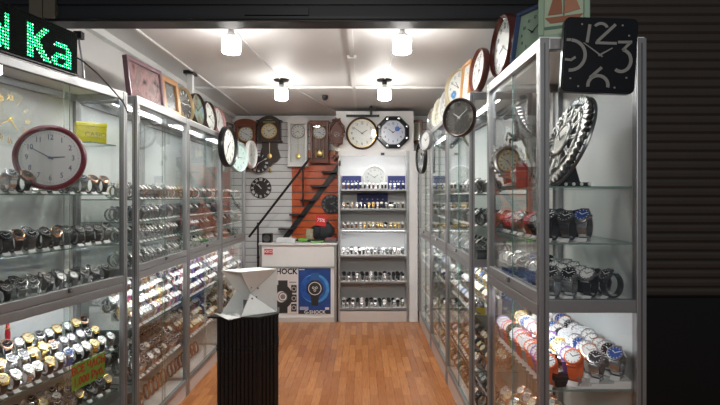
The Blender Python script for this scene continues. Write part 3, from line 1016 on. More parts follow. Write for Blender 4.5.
mb = MB().tube([(bl.x, 6.93, 0), (bl.x, 6.93, bl.z + .02)], .014, 8, BMETAL)
mb.obj('railing_post', t)
bl = P(303, 166, 6.93)
MB().tube([(bl.x, 6.93, 1.48), (bl.x, 6.93, bl.z)], .011, 8, BMETAL).tube([(bl.x, 6.93, 1.49), (bl.x, 7.0, 1.49)], .011, 8, BMETAL).obj('railing_post', t)

cx0, cx1 = -1.31, -.325
t = thing('shop_counter', 'white counter with watch posters on its front, beside the rear case', 'counter', T(0, 6.64, 0))
MB().box((cx0, .02, 0), (cx1, .26, .985), WLAM).obj('body', t)
MB().box((cx0 - .01, -.01, .985), (cx1 + .01, .265, 1.01), WHITE, bev=.003).obj('countertop', t)
mb = MB()
for x in (cx0, cx1 - .03):
    mb.box((x, 0, 0), (x + .03, .0195, .985), ALU)
mb.box((cx0 + .03, 0, .69), (cx1 - .03, .0195, .71), ALU)
mb.box((cx0 + .03, .005, .0), (cx1 - .03, .0195, .06), PLAM)
mb.obj('frame', t)
mb = MB()
for k in range(28):
    x = -.62 + k * .01
    if x < cx1 - .05:
        mb.box((x, .016, .73), (x + .004, .0199, .96), WHITE)
mb.obj('louvre_panel', t)


def px_x(px, Y=6.62):
    return (px - CX) * Y / F


def px_z(py, Y=6.62):
    return EYE - (py - CY) * Y / F


# red sticker
t = thing('red_sticker', 'red sticker with white letters on the counter front', 'sticker', T(px_x(268), 6.655, px_z(252)))
MB().box((-.055, -.003, -.035), (.055, 0, .035), RED).obj('backing', t)
mb = MB()
text_mesh('ККО', .05, .001, CARD, T(0, -.0035, 0), mb, bold=.0008)
mb.obj('lettering', t)
# posters
x0, x1, z0, z1 = px_x(262), px_x(297.5), px_z(314.5), px_z(268.5)
t = thing('white_watch_poster', 'white poster with black printed watches, partly behind the light box', 'poster', T(0, 6.655, 0))
MB().box((x0, -.003, z0), (x1, 0, z1), mat('poster_cream', (.72, .68, .66), .4, 0, .05)).obj('sheet', t)
mb = MB()
text_mesh('G-SHOCK', .098, .001, DFACE, T(x1 - .008, -.0035, z1 - .045), mb, bold=.003, align='RIGHT', sx=.95)
mb.obj('lettering', t)
mb = MB()
xm = (x0 + x1) / 2 + .055
INK = mat('poster_black', (.03, .03, .03), .4, 0, .3)
mb.ring(.105, .040, 26, 6, INK, T(xm - .04, -.004, z0 + .22) @ RY, sy=1.1, flat=.05)
mb.lathe([(.06, 0), (.06, .002), (0, .002)], 24, mat('poster_grey', (.22, .2, .2), .4), T(xm - .02, -.003, z0 + .22) @ RY)
mb.ring(.04, .006, 20, 6, CARD, T(xm - .02, -.0055, z0 + .22) @ RY, flat=.05)
mb.box((xm - .08, -.004, z0 + .30), (xm + .04, -.003, z0 + .43), INK)
mb.box((xm - .08, -.004, z0 + .01), (xm + .04, -.003, z0 + .13), INK)
for k in range(3):
    mb.box((x1 - .085, -.005, z0 + .03 + k * .12), (x1 - .015, -.0035, z0 + .13 + k * .12), INK)
    mb.ring(.025, .005, 16, 6, mat('poster_light', (.5, .45, .43), .4), T(x1 - .05, -.006, z0 + .08 + k * .12) @ RY, flat=.05)
mb.box((x1 - .11, -.004, z0 + .40), (x1 - .02, -.003, z0 + .412), INKG)
mb.obj('printed_watch', t)
x0, x1, z0, z1 = px_x(298), px_x(330.5), px_z(314.5), px_z(268)
t = thing('blue_watch_poster', 'blue poster of one large dark watch over a blue globe', 'poster', T(0, 6.655, 0))
MB().box((x0, -.003, z0), (x1, 0, z1), mat('poster_blue', (.02, .07, .27), .35, 0, .5, 6)).obj('sheet', t)
mb = MB()
xm = (x0 + x1) / 2 + .005
zm = (z0 + z1) / 2 + .03
mb.lathe([(.185, 0), (.185, .001), (0, .001)], 36, mat('globe_blue', (.07, .30, .66), .4, 0, .6, 12), T(xm, -.0035, zm) @ RY)
mb.lathe([(.165, 0), (.165, .001), (0, .001)], 36, mat('globe_deep', (.02, .1, .40), .4, 0, .6, 14), T(xm - .022, -.0045, zm) @ RY)
mb.obj('globe_print', t)
mb = MB()
mb.prism([(xm - .06, zm + .05), (xm + .06, zm + .05), (xm + .05, zm + .20), (xm - .05, zm + .20)], -.0065, -.0055, mat('strap_print', (.03, .12, .35), .4))
mb.prism([(xm - .04, zm - .22), (xm + .04, zm - .22), (xm + .06, zm - .05), (xm - .06, zm - .05)], -.0065, -.0055, INK)
mb.lathe([(.115, 0), (.115, .0015), (.108, .003), (0, .003)], 8, INK, T(xm, -.0065, zm) @ RY @ Matrix.Rotation(pi / 8, 4, 'Z'), smooth=False)
mb.ring(.080, .004, 24, 6, CARD, T(xm, -.010, zm) @ RY, flat=.1)
for dx, dz in ((-.02, .01), (.02, .01), (0, -.024)):
    mb.ring(.013, .003, 14, 6, CARD, T(xm + dx, -.010, zm + dz) @ RY, flat=.1)
mb.obj('printed_watch', t)
mb = MB()
text_mesh('G-SHOCK', .062, .001, CARD, T(xm, -.0045, z0 + .022), mb, bold=.0012, sx=1.0)
MB().box((x0, -.004, z0), (x1, -.003, z0 + .042), INK).obj('black_band', t)
mb.box((x0 + .01, -.0045, z1 - .03), (x0 + .08, -.0035, z1 - .018), CARD)
for k in range(3):
    mb.box((x0 + .02, -.0045, z0 + .055 + k * .014), (x0 + .13, -.0035, z0 + .061 + k * .014), CARD)
mb.box((x1 - .07, -.0045, z0 + .055), (x1 - .02, -.0035, z0 + .085), CARD)
mb.obj('lettering', t)

# things on the counter
zc = 1.0105
yc = 6.76
t = thing('black_speaker_cube', 'small black cube speaker at the end of the counter', 'speaker', T(px_x(267.5, yc), yc, zc))
MB().box((-.062, -.06, 0), (.062, .06, .118), BLACK, bev=.008).obj('housing', t)
MB().lathe([(.045, 0), (.045, .004), (.02, .001), (0, .002)], 20, DSTEEL, T(0, -.0605, .06) @ RY).obj('grille', t)
t = tag(MB().box((px_x(277, yc), 6.70, zc), (px_x(296, yc), 6.83, zc + .052), mat('paper_white', (.72, .73, .74), .5), bev=.01).box((px_x(278, yc), 6.72, zc + .052), (px_x(292, yc), 6.80, zc + .062), WPLAS).obj('receipt_printer'),
        'low white receipt printer between black cube and green charger', 'printer')
t = thing('green_power_tool', 'green and black hand tool lying on the counter', 'tool', T(px_x(303, yc), yc, zc))
GRN = mat('tool_green', (.14, .4, .05), .4)
MB().tube([(-.06, 0, .028), (.0, 0, .03), (.07, -.01, .028)], [.024, .028, .02], 12, GRN).obj('body', t)
MB().tube([(.06, -.01, .028), (.15, -.02, .025)], [.02, .014], 10, BLACK).obj('handle', t)
MB().tube([(-.06, 0, .03), (-.10, .01, .024)], [.018, .01], 10, BLACK).obj('nozzle', t)
t = tag(MB().box((px_x(311, yc), 6.70, zc), (px_x(324, yc), 6.84, zc + .022), GRN, bev=.004).box((px_x(312, yc), 6.71, zc + .022), (px_x(323, yc), 6.83, zc + .04), BLACK, bev=.003).obj('notebook'),
        'green-edged notebook under black folder at counter middle', 'notebook')
t = thing('card_terminal', 'dark keypad box with red line nearest the rear display case', 'terminal', T(px_x(331, yc), yc, zc))
MB().box((-.075, -.05, 0), (.075, .06, .055), mat('terminal_grey', (.09, .085, .085), .5), bev=.006).box((-.077, -.052, .042), (.077, -.045, .05), RED).obj('housing', t)
MB().box((-.06, -.03, .055), (.05, .04, .062), LGREY).obj('keypad', t)
# dark bag with a red 75% tag
t = thing('black_bag', 'black bag slumped on the counter behind the red percent tag', 'bag', T(px_x(323, 6.86), 6.845, zc))
mb = MB()
bm = bmesh.new()
bmesh.ops.create_icosphere(bm, subdivisions=3, radius=1.0)
rr = random.Random(5)
from mathutils import noise as mnoise
for v in bm.verts:
    n_ = mnoise.noise(v.co * 2.1)
    v.co = Vector((v.co.x * .155 * (1 + .18 * n_), v.co.y * .04, .125 + v.co.z * .125 * (1 + .3 * n_)))
    v.co.x = max(-.155, min(.155, v.co.x))
mz = min(v.co.z for v in bm.verts)
for v in bm.verts:
    v.co.z -= mz
bm.verts.index_update()
mb.add([v.co.copy() for v in bm.verts], [[v.index for v in f.verts] for f in bm.faces], mat('bag_cloth', (.012, .014, .018), .6, 0, .3), None, True)
bm.free()
mb.obj('body', t)
MB().tube([(-.08, 0, .2), (-.07, 0, .28), (.0, 0, .31), (.07, 0, .28), (.08, 0, .2)], .008, 8, BLACK).obj('handle', t)
t = thing('discount_tag', 'tilted red tag with white percent figure above the counter', 'price tag', T(px_x(320, 6.78), 6.79, px_z(226, 6.78), 0, 0, radians(6)))
MB().box((-.065, -.004, -.0), (.075, 0, .14), RED).obj('card', t)
mb = MB()
text_mesh('75%', .062, .001, CARD, T(.005, -.005, .075), mb, bold=.001)
mb.obj('lettering', t)
MB().tube([(0, .004, .02), (0, .004, -.01 - (px_z(226, 6.78) - zc) + .012)], .004, 6, BLACK).lathe([(.03, 0), (.03, .006), (0, .008)], 12, BLACK, T(0, .004, zc - px_z(226, 6.78) + .003)).obj('tag_stand', t)
t = tag(MB().box((px_x(306, 6.8), 6.80, zc), (px_x(313, 6.8), 6.82, zc + .17), mat('brochure', (.35, .32, .22), .5, 0, .6, 40), bev=.003).box((px_x(304.5, 6.8), 6.785, zc), (px_x(314, 6.8), 6.835, zc + .008), BLACK).obj('hanging_card'),
        'small mottled card standing beside the red percent tag', 'card')
tag(MB().box((-.78, 6.74, zc), (-.70, 6.80, zc + .02), DSTEEL, bev=.004).obj('stapler'), 'small dark stapler lying at the counter edge', 'stapler')

# ------------------------------------------------------------------ black pedestal and light box
zt = .805
base = [(-.69, 3.45), (-.585, 3.56), (-.61, 3.74), (-.90, 3.76), (-.965, 3.475)]
t = thing('folding_pedestal', 'black ribbed folding pedestal in the aisle under the light box', 'pedestal', T(0, 0, 0))
BP = mat('pedestal_black', (.010, .010, .011), .38, 0, .3)
for i in range(5):
    a, c = Vector(base[i]), Vector(base[(i + 1) % 5])
    d = (c - a)
    n_ = max(4, int(d.length / .026))
    nrm = Vector((d.y, -d.x)).normalized()
    mb = MB()
    out = []
    for k in range(n_):
        for fr, off in ((.0, 0), (.18, .010), (.62, .010), (.8, 0)):
            q = a + d * ((k + fr) / n_) + nrm * (off)
            out.append(q)
    out.append(c)
    inn = [a - nrm * .008, c - nrm * .008]
    vs = [(q.x, q.y, 0.0) for q in out] + [(q.x, q.y, zt - .012) for q in out]
    m_ = len(out)
    mb.add(vs, [(k, k + 1, m_ + k + 1, m_ + k) for k in range(m_ - 1)], BP)
    mb.add([(q.x, q.y, z) for z in (0, zt - .012) for q in (a - nrm * .001, c - nrm * .001, c - nrm * .008, a - nrm * .008)], [(0, 1, 2, 3), (7, 6, 5, 4), (0, 1, 5, 4), (1, 2, 6, 5), (2, 3, 7, 6), (3, 0, 4, 7)], BP)
    # slatted ornament band
    for k in range(n_):
        q = a + d * ((k + .4) / n_) + nrm * .011
        Mx = T(q.x, q.y, .60, math.atan2(d.y, d.x))
        mb.ring(.009, .0025, 10, 5, BP, Mx @ RY)
        mb.ring(.009, .0025, 10, 5, BP, Matrix.Translation((0, 0, -.02)) @ Mx @ RY)
    mb.obj('ribbed_panel', t)
cen = Vector((sum(p_[0] for p_ in base) / 5, sum(p_[1] for p_ in base) / 5))
topo = [tuple(cen + (Vector(p_) - cen) * 1.10) for p_ in base]
topo[4] = (-1.03, 3.46)
MB().prism(topo, zt - .012, zt, mat('tabletop_black', (.012, .012, .012), .3), axis='z').obj('tabletop', t)

LB = mat('lightbox_white', (.88, .90, .87), .5, 0, .03)
t = thing('light_box', 'white folding photo light box with pinched sides on black pedestal', 'light box', T(0, 0, zt + .001))
zb, zh = .004, .293
Nn, Rr, Lf = Vector((-.802, 3.44)), Vector((-.590, 3.595)), Vector((-.953, 3.527))
Ff = Lf + Rr - Nn


def V3(p_, z):
    return Vector((p_[0], p_[1], z))


def panel(name, polys, th=.004, m=LB):
    mb = MB()
    for poly in polys:
        poly = [Vector(p_) for p_ in poly]
        nn = (poly[1] - poly[0]).cross(poly[2] - poly[0]).normalized() * th
        k = len(poly)
        mb.add(poly + [p_ + nn for p_ in poly], [tuple(range(k))[::-1], tuple(range(k, 2 * k))] + [(i, (i + 1) % k, k + (i + 1) % k, k + i) for i in range(k)], m)
    return mb.obj(name, t)


C1 = Vector((-.763, 3.56, .134))
C2 = Vector((-.872, 3.60, .146))
panel('top_panel', [[V3(Nn, zh), V3(Rr, zh), V3(Ff, zh), V3(Lf, zh)]])
panel('base_panel', [[V3(Nn, .0), V3(Rr, .0), V3(Ff, .0), V3(Lf, .0)]])
panel('back_panel', [[V3(Rr, zb), V3(Ff, zb), V3(Ff, zh), V3(Rr, zh)]])
panel('gusset_panel', [[V3(Nn, zh), V3(Rr, zh), C1], [V3(Rr, zh), V3(Rr, zb), C1], [V3(Rr, zb), V3(Nn, zb), C1]], .0025)
panel('gusset_panel', [[V3(Lf, zh), V3(Ff, zh), C2], [V3(Ff, zh), V3(Ff, zb), C2], [V3(Ff, zb), V3(Lf, zb), C2]], .0025)
panel('front_flap', [[V3(Lf, .0), V3(Nn, .0), Vector((-.86, 3.355, .002)), Vector((-1.005, 3.545, .002))]])
mb = MB()
for a, c in ((V3(Nn, zh), C1), (V3(Rr, zh), C1), (V3(Rr, zb), C1), (V3(Nn, zb), C1)):
    mb.tube([a, c], .0028, 6, mat('seam_white', (.6, .62, .6), .5))
mb.obj('seam', t)
mb = MB()
for (u, v_) in ((.35, .25), (.62, .3), (.7, .75), (.3, .8)):
    q = Nn + (Rr - Nn) * u
    w_ = .25 if 1 else 0
    pt = V3(q, zh * v_) * .45 + C1 * .55
    mb.lathe([(.006, 0), (.006, .003), (0, .004)], 10, CHROME, Matrix.Translation(pt + Vector((.004, -.010, 0))) @ RY)
mb.obj('snap_button', t)
q = C2 * .5 + V3(Ff, .12) * .5
tag(MB().box((-.020, -.002, 0), (.020, .002, .07), mat('slot_grey', (.12, .13, .13), .5)).box((-.022, -.02, -.004), (.022, .02, 0), mat('slot_grey', (.12, .13, .13), .5)).obj('grey_card', None, M=T(-.806, 3.62, zt + .010)),
    'small dark grey card standing inside the open light box', 'card')

# ------------------------------------------------------------------ special display pieces
# yellow tin in the sign cabinet: on a small glass corner shelf
M0 = CABS['L0'][0]
YEL = mat('yellow_tin', (.62, .56, .02), .35, 0, .1)
slab(MB(), (.70, .05, 1.905), (.91, .32, 1.911), SHELFG, EDGE).obj('corner_shelf', None, M=M0)
bpy.data.objects['corner_shelf'].name = 'glass_corner_shelf'
tag(bpy.data.objects['glass_corner_shelf'], 'small clear corner shelf under the yellow tin', 'shelf')
t = thing('yellow_tin', 'yellow rectangular tin near the roof of the sign cabinet', 'tin', M0 @ T(.825, .155, 1.9115, -.75))
MB().box((-.08, -.045, 0), (.08, .045, .115), YEL, bev=.006).obj('body', t)
MB().box((-.083, -.048, .095), (.083, .048, .122), YEL, bev=.006).obj('lid', t)
mb = MB()
text_mesh('CASIO', .04, .001, mat('olive_print', (.3, .28, .01), .5), T(.02, -.0465, .05), mb, bold=.0006)
mb.obj('lettering', t)

# green price card clipped on the lower shelf of the sign cabinet
t = thing('price_card', 'green handwritten price card with red letters on the shelf edge', 'price tag', M0 @ T(.66, .0335, .640))
MB().box((-.130, 0, -.068), (.130, .004, .068), mat('card_green', (.20, .36, .05), .5, 0, .08)).obj('card', t)
mb = MB()
REDI = mat('red_ink', (.5, .02, .02), .5)
text_mesh('ВСЕ ЧАСЫ', .06, .001, REDI, T(0, -.001, .031), mb, bold=.0014, sx=.86)
text_mesh('1.000 Руб.', .063, .001, REDI, T(0, -.001, -.031), mb, bold=.0014, sx=.86)
mb.obj('lettering', t)
# red figurine hanging in the lower half
t = thing('red_figurine', 'small red and gold hanging ornament at back of the sign cabinet', 'ornament', M0 @ T(.40, .30, .87, 0, 0, 0, .38))
MB().tube([(0, 0, 0), (0, 0, .08), (0, 0, .2), (0, 0, .24)], [.03, .035, .02, .006], 12, mat('lacquer_red', (.4, .01, .02), .3)).obj('body', t)
MB().tube([(0, 0, .29), (0, 0, .545)], .004, 6, RED).obj('hanging_string', t)
MB().lathe([(.0, .24), (.022, .255), (.024, .275), (0, .30)], 12, WHITE).lathe([(.036, .14), (.038, .15), (.036, .16)], 12, GOLD).obj('head', t)

# silver gear-shaped clock (near cabinet opposite)
t = thing('silver_gear_clock', 'large silver saw-toothed skeleton clock on black stand, top shelf', 'clock', T(.885, 2.17, 1.6425))
Rg = .188
_y = Vector((.93, .0, -.36)).normalized()
_z = Vector((.36, 0, .93))
_z = (_z - _y * _z.dot(_y)).normalized()
_x = _y.cross(_z)
TL = Matrix(((_x.x, _y.x, _z.x, -.045), (_x.y, _y.y, _z.y, -.01), (_x.z, _y.z, _z.z, .192), (0, 0, 0, 1)))


def tooth(a):
    return 1 + .05 * (1 if (a * 44 / (2 * pi)) % 1 < .5 else -1)


mb = MB().lathe([(Rg * .88, -.006), (Rg * .97, -.006), (Rg, 0), (Rg * .97, .008), (Rg * .88, .008), (Rg * .88, -.006)], 176, SILV, TL @ RY, smooth=False, wob=lambda a: tooth(a))
mb.obj('toothed_ring', t)
for k in range(8):
    MB().box((-.005, .004, .055), (.005, .012, Rg * .92), DSTEEL, TL @ Matrix.Rotation(k * pi / 4 + .2, 4, 'Y'), bev=.002).obj('spoke', t)
mb = MB().ring(Rg * 1.02, .007, 60, 8, DSTEEL, TL @ T(0, .022, 0) @ RY).ring(Rg * .8, .004, 48, 6, DSTEEL, TL @ T(0, .02, 0) @ RY)
for k in range(36):
    mb.box((-.003, .006, Rg * .84), (.003, .024, Rg * 1.02), DSTEEL, TL @ Matrix.Rotation(k * pi / 18, 4, 'Y'))
mb.obj('rear_ring', t)
MB().ring(.066, .007, 36, 8, SILV, TL @ T(0, -.012, 0) @ RY).ring(Rg * .7, .005, 36, 6, SILV, TL @ T(0, -.006, 0) @ RY).obj('inner_ring', t)
mb = MB()
for k in range(12):
    a = k * pi / 6
    mb.box((-.010, -.013, .085), (-.003, -.007, .150), SILV, TL @ Matrix.Rotation(a, 4, 'Y'), bev=.002).box((.003, -.013, .085), (.010, -.007, .150), SILV, TL @ Matrix.Rotation(a, 4, 'Y'), bev=.002)
mb.obj('numeral_plate', t)
MB().lathe([(.062, 0), (.062, .004), (0, .005)], 32, mat('ivory_dial', (.7, .68, .62), .3), TL @ T(0, -.010, 0) @ RY).obj('dial', t)
hand_mb(radians(60), .05, .004, -.018, DFACE).obj('hour_hand', t, M=TL)
hand_mb(radians(-50), .07, .003, -.020, DFACE).obj('minute_hand', t, M=TL)
mb = MB()
mb.box((-.085, -.05, 0), (.05, .06, .018), BLACK, bev=.004)
mb.prism([(-.06, .018), (.03, .018), (.0, .12), (-.05, .12)], .01, .04, BLACK)
mb.obj('stand', t)
mb = MB()
for k in range(4):
    mb.lathe([(.006, 0), (.007, .004), (0, .008)], 10, CARD, T(-.055 + k * .032, -.0505, .010) @ RY)
mb.obj('stud', t)

# silver horse clock
t = thing('horse_clock', 'silver rearing horse figurine with small round clock, top shelf', 'clock', T(.80, 2.60, 1.6425, radians(-25)))
hv = {'hip': (.075, 0, .24, .034), 'mid': (.045, 0, .265, .033), 'chest': (.012, 0, .295, .034), 'neck1': (-.008, 0, .335, .030), 'neck2': (-.026, 0, .375, .024), 'poll': (-.036, 0, .400, .020),
      'cheek': (-.062, 0, .388, .021), 'muzzle': (-.112, 0, .362, .013), 'ear': (-.030, -.010, .425, .004),
      'k1': (.06, -.025, .18, .02), 'h1': (.095, -.028, .12, .010), 'f1': (.07, -.028, .03, .009), 'k2': (.06, .025, .18, .02), 'h2': (.10, .028, .115, .010), 'f2': (.085, .028, .03, .009),
      'e1': (-.035, -.022, .265, .014), 'w1': (-.075, -.024, .29, .008), 'g1': (-.085, -.024, .245, .007), 'e2': (-.03, .022, .25, .014), 'w2': (-.07, .024, .262, .008), 'g2': (-.072, .024, .215, .007),
      't1': (.115, 0, .255, .014), 't2': (.14, 0, .19, .016), 't3': (.13, 0, .11, .006)}
hv = {k: (v[0] * .72 - .012, v[1], v[2] * .97, v[3] * .8) for k, v in hv.items()}
he = [('hip', 'mid'), ('mid', 'chest'), ('chest', 'neck1'), ('neck1', 'neck2'), ('neck2', 'poll'), ('poll', 'cheek'), ('cheek', 'muzzle'), ('poll', 'ear'), ('hip', 'k1'), ('k1', 'h1'), ('h1', 'f1'), ('hip', 'k2'), ('k2', 'h2'), ('h2', 'f2'),
      ('chest', 'e1'), ('e1', 'w1'), ('w1', 'g1'), ('chest', 'e2'), ('e2', 'w2'), ('w2', 'g2'), ('hip', 't1'), ('t1', 't2'), ('t2', 't3')]
me = bpy.data.meshes.new('horse_skin')
ks = list(hv)
me.from_pydata([hv[k][:3] for k in ks], [(ks.index(a), ks.index(b2)) for a, b2 in he], [])
ho = bpy.data.objects.new('horse_skin', me)
COL.objects.link(ho)
me.skin_vertices if hasattr(me, 'skin_vertices') else None
mod = ho.modifiers.new('skin', 'SKIN')
if not me.skin_vertices:
    bmx = bmesh.new()
    bmx.from_mesh(me)
    bmx.verts.layers.skin.verify()
    bmx.to_mesh(me)
    bmx.free()
for i, k in enumerate(ks):
    me.skin_vertices[0].data[i].radius = (hv[k][3], hv[k][3])
    me.skin_vertices[0].data[i].use_root = (k == 'hip')
sb = ho.modifiers.new('sub', 'SUBSURF')
sb.levels = 1
sb.render_levels = 1
dg = bpy.context.evaluated_depsgraph_get()
dg.update()
me2 = bpy.data.meshes.new_from_object(ho.evaluated_get(dg))
bpy.data.objects.remove(ho)
me2.materials.clear()
me2.materials.append(mat('horse_silver', (.13, .125, .12), .42, .55, .4, 40))
for pl in me2.polygons:
    pl.use_smooth = True
oo = bpy.data.objects.new('horse_body', me2)
COL.objects.link(oo)
oo.parent = t
mb = MB()
for k in range(7):
    f = k / 6
    c0 = Vector((-.030 + .034 * f, 0, .40 - .10 * f))
    mb.tube([c0, c0 + Vector((.022, 0, .004)), c0 + Vector((.036, 0, -.018))], [.008, .007, .002], 6, SILV)
mb.obj('mane', t)
mb = MB()
mb.lathe([(.10, 0), (.10, .012), (.085, .02), (.06, .03), (0, .031)], 24, SILV, T(.0, 0, 0))
mb.obj('base', t)
CC = T(-.058, -.055, .135, radians(-12))
MB().ring(.068, .013, 36, 8, SILV, CC @ RY).ring(.05, .004, 28, 6, BRASS, CC @ T(0, -.012, 0) @ RY).lathe([(.06, 0), (.06, .02), (0, .02)], 28, SILV, CC @ T(0, .02, 0) @ RY).obj('clock_case', t)
mb = MB()
for k in range(18):
    a = 2 * pi * k / 18
    mb.lathe([(.011, 0), (.013, .006), (0, .014)], 7, SILV, CC @ T(.078 * cos(a), 0, .078 * sin(a)) @ RY)
mb.obj('scroll_ornament', t)
dial_parts(t, .05, CREAM, DFACE, 'roman', 4, 50, -.006, C=CC)
mb = MB()
mb.tube([(.0, 0, .03), (-.03, -.04, .055), (-.05, -.055, .07)], .009, 8, SILV)
mb.obj('support_arm', t)

# red boxes beside the horse
tag(MB().box((-.026, -.02, 0), (.026, .02, .115), mat('red_box', (.42, .03, .025), .4), bev=.003).box((-.0265, -.0205, .075), (.0265, .0205, .08), mat('pale_red_line', (.5, .2, .15), .4)).obj('red_gift_box', None, M=T(.745, 2.42, 1.6425, radians(-20))),
    'red upright gift box in front of the horse clock', 'box')
tag(MB().box((-.022, -.02, 0), (.022, .02, .13), mat('red_box', (.42, .03, .025), .4), bev=.003).obj('red_slim_box', None, M=T(.765, 2.72, 1.6425, radians(-20))),
    'slim red box behind the silver watch by the horse clock', 'box')

# dark boxes in the near cabinet
for (x, y, z, a, w_, h_, lab) in ((.93, 2.30, 1.192, .1, .12, .055, 'flat black gift box behind the watches, middle deck of square-clock cabinet'),
                                  (.80, 2.03 + .06, .8465, .2, .075, .04, 'black watch box at the front of the colourful watches')):
    tt = thing('watch_box', lab, 'box', T(x, y, z, a))
    MB().box((-w_ / 2, -.03, 0), (w_ / 2, .03, h_ * .65), BLACK, bev=.003).obj('body', tt)
    MB().box((-w_ / 2 - .001, -.031, h_ * .65), (w_ / 2 + .001, .031, h_), BLACK, bev=.003).obj('lid', tt)

# square black clock hung at the near cabinet's top
t = thing('square_clock', 'square black wall clock with large grey 12, 3, 6, 9', 'clock', T(.882, 1.955, 2.125, radians(-5), 0, radians(3.5)))
SQ = mat('square_black', (.007, .008, .011), .3, 0, .2, spec=.25)
w2, h2 = .132, .139


def rrect(w_, h_, r, n=6):
    out = []
    for cx_, cz_, a0 in ((w_ - r, h_ - r, 0), (-w_ + r, h_ - r, pi / 2), (-w_ + r, -h_ + r, pi), (w_ - r, -h_ + r, 3 * pi / 2)):
        for k in range(n + 1):
            a = a0 + pi / 2 * k / n
            out.append((cx_ + r * cos(a), cz_ + r * sin(a)))
    return out


MB().prism(rrect(w2, h2, .022), -.028, 0, SQ).prism(rrect(w2 - .006, h2 - .006, .018), -.031, -.028, SQ).obj('case', t)
mb = MB()
SG = mat('numeral_grey', (.22, .22, .205), .4)


def arc_stroke(cx_, cz_, rx_, rz_, a0, a1, wd, n=14):
    o_, i_ = [], []
    for k in range(n + 1):
        a = a0 + (a1 - a0) * k / n
        o_.append((cx_ + (rx_ + wd / 2) * cos(a), cz_ + (rz_ + wd / 2) * sin(a)))
        i_.append((cx_ + (rx_ - wd / 2) * cos(a), cz_ + (rz_ - wd / 2) * sin(a)))
    for k in range(n):
        mb.prism([o_[k], o_[k + 1], i_[k + 1], i_[k]], -.0325, -.031, SG)


def bar(x0, z0, x1, z1, wd):
    d = Vector((x1 - x0, z1 - z0)).normalized()
    n_ = Vector((-d.y, d.x)) * wd / 2
    mb.prism([(x0 + n_.x, z0 + n_.y), (x1 + n_.x, z1 + n_.y), (x1 - n_.x, z1 - n_.y), (x0 - n_.x, z0 - n_.y)], -.0325, -.031, SG)


bar(-.048, .045, -.042, .112, .011)
arc_stroke(-.002, .095, .024, .022, radians(150), radians(20), .010)
bar(.050, .115, -.012, .050, .011)
bar(-.018, .045, .058, .045, .010)
mb.obj('numeral', t)
mb = MB()
arc_stroke(-.106, -.004, .054, .056, radians(88), radians(-92), .012, 20)
bar(-.122, .053, -.106, .053, .010)
bar(-.124, -.020, -.100, -.022, .009)
bar(-.102, -.022, -.086, -.010, .009)
mb.obj('numeral', t)
mb = MB()
bar(.062, .050, .112, .052, .010)
bar(.108, .052, .080, .020, .010)
arc_stroke(.078, -.018, .034, .040, radians(85), radians(-125), .012)
mb.obj('numeral', t)
mb = MB()
bar(.010, -.045, -.030, -.085, .011)
arc_stroke(.0, -.112, .036, .036, radians(190), radians(-10), .012)
mb.obj('numeral', t)
mb = MB()
for (x, z) in ((-.07, .112), (.075, .112), (.10, .075), (.10, -.08), (.06, -.118), (-.07, -.118), (-.1, -.09)):
    mb.box((x - .003, -.0325, z - .003), (x + .003, -.031, z + .003), SG)
mb.obj('dot_pattern', t)
hand_mb(radians(-55), .075, .003, -.034, SG).obj('minute_hand', t)
hand_mb(radians(58), .050, .0035, -.036, SG).obj('hour_hand', t)
MB().tube([(0, 0, .12), (0, .02, .13)], .004, 6, DSTEEL).obj('hanger', t)

# navy cards in the rear case
for (xa, xb, z0, hh, lab) in ((342, 361, 1.696, .19, 'navy display card on the rear case top shelf, counter side'), (388, 406, 1.696, .19, 'navy display card on the rear case top shelf, glass-row side'),
                              (357, 388, 1.447, .20, 'wide navy display card on the second shelf of the rear case')):
    xa2, xb2 = px_x(xa, 7.0), px_x(xb, 7.0)
    tt = thing('navy_display_card', lab, 'display card', T(0, 7.03, z0))
    MB().box((xa2, 0, 0), (xb2, .02, hh), NAVY, bev=.002).obj('card', tt)
    mb = MB()
    for k in range(5):
        xx = xa2 + (xb2 - xa2) * (k + 1) / 6
        mb.box((xx - .008, -.002, hh * .6), (xx + .008, 0, hh * .64), CARD)
    mb.obj('printed_lettering', tt)

# tins and wooden bangles on the lowest deck
M1 = CABS['L1'][0]
for k, (x, y, m_, lab) in enumerate(((.10, .13, mat('grey_tin', (.22, .22, .22), .3, .4), 'grey round watch tin on the lowest deck behind the aisle glass'),
                                     (.30, .15, mat('brown_tin', (.30, .13, .06), .4), 'brown round watch tin on the lowest deck beside the grey one'))):
    for lv in range(2):
        tt = thing('watch_tin', lab + (', lower' if lv == 0 else ', stacked on top'), 'tin', M1 @ T(x, y, .1305 + lv * .062), 'stacked round watch tins')
        MB().lathe([(.056, 0), (.058, .004), (.058, .042)], 28, m_).obj('body', tt)
        MB().lathe([(.060, .040), (.060, .056), (.056, .060), (0, .060)], 28, m_).obj('lid', tt)
        MB().lathe([(.014, 0), (.014, .002), (0, .002)], 12, CARD, T(-.02, -.0575, .022) @ RY).obj('emblem', tt)
WB = mat('bangle_wood', (.28, .10, .05), .4, .1, .2)
for ci, cab_, n_, lab in (('L1', .55, 5, 'purple-framed'), ('L2', .05, 9, 'landscape-clock'),):
    for k in range(n_):
        Mx = CABS[ci][0] @ T(cab_ + k * .082, .17, .1305, .75)
        tt = tag(MB().ring(.050, .006, 28, 8, WB, T(0, 0, .052) @ RY, flat=1.6).obj('wooden_bangle', None, M=Mx), 'brown upright wooden bangle on the lowest deck, ' + ('first cabinet' if ci == 'L1' else 'second cabinet') + ' along aisle', 'bangle', 'wooden bangles, ' + ci.replace('L1', 'first').replace('L2', 'second') + ' cabinet')
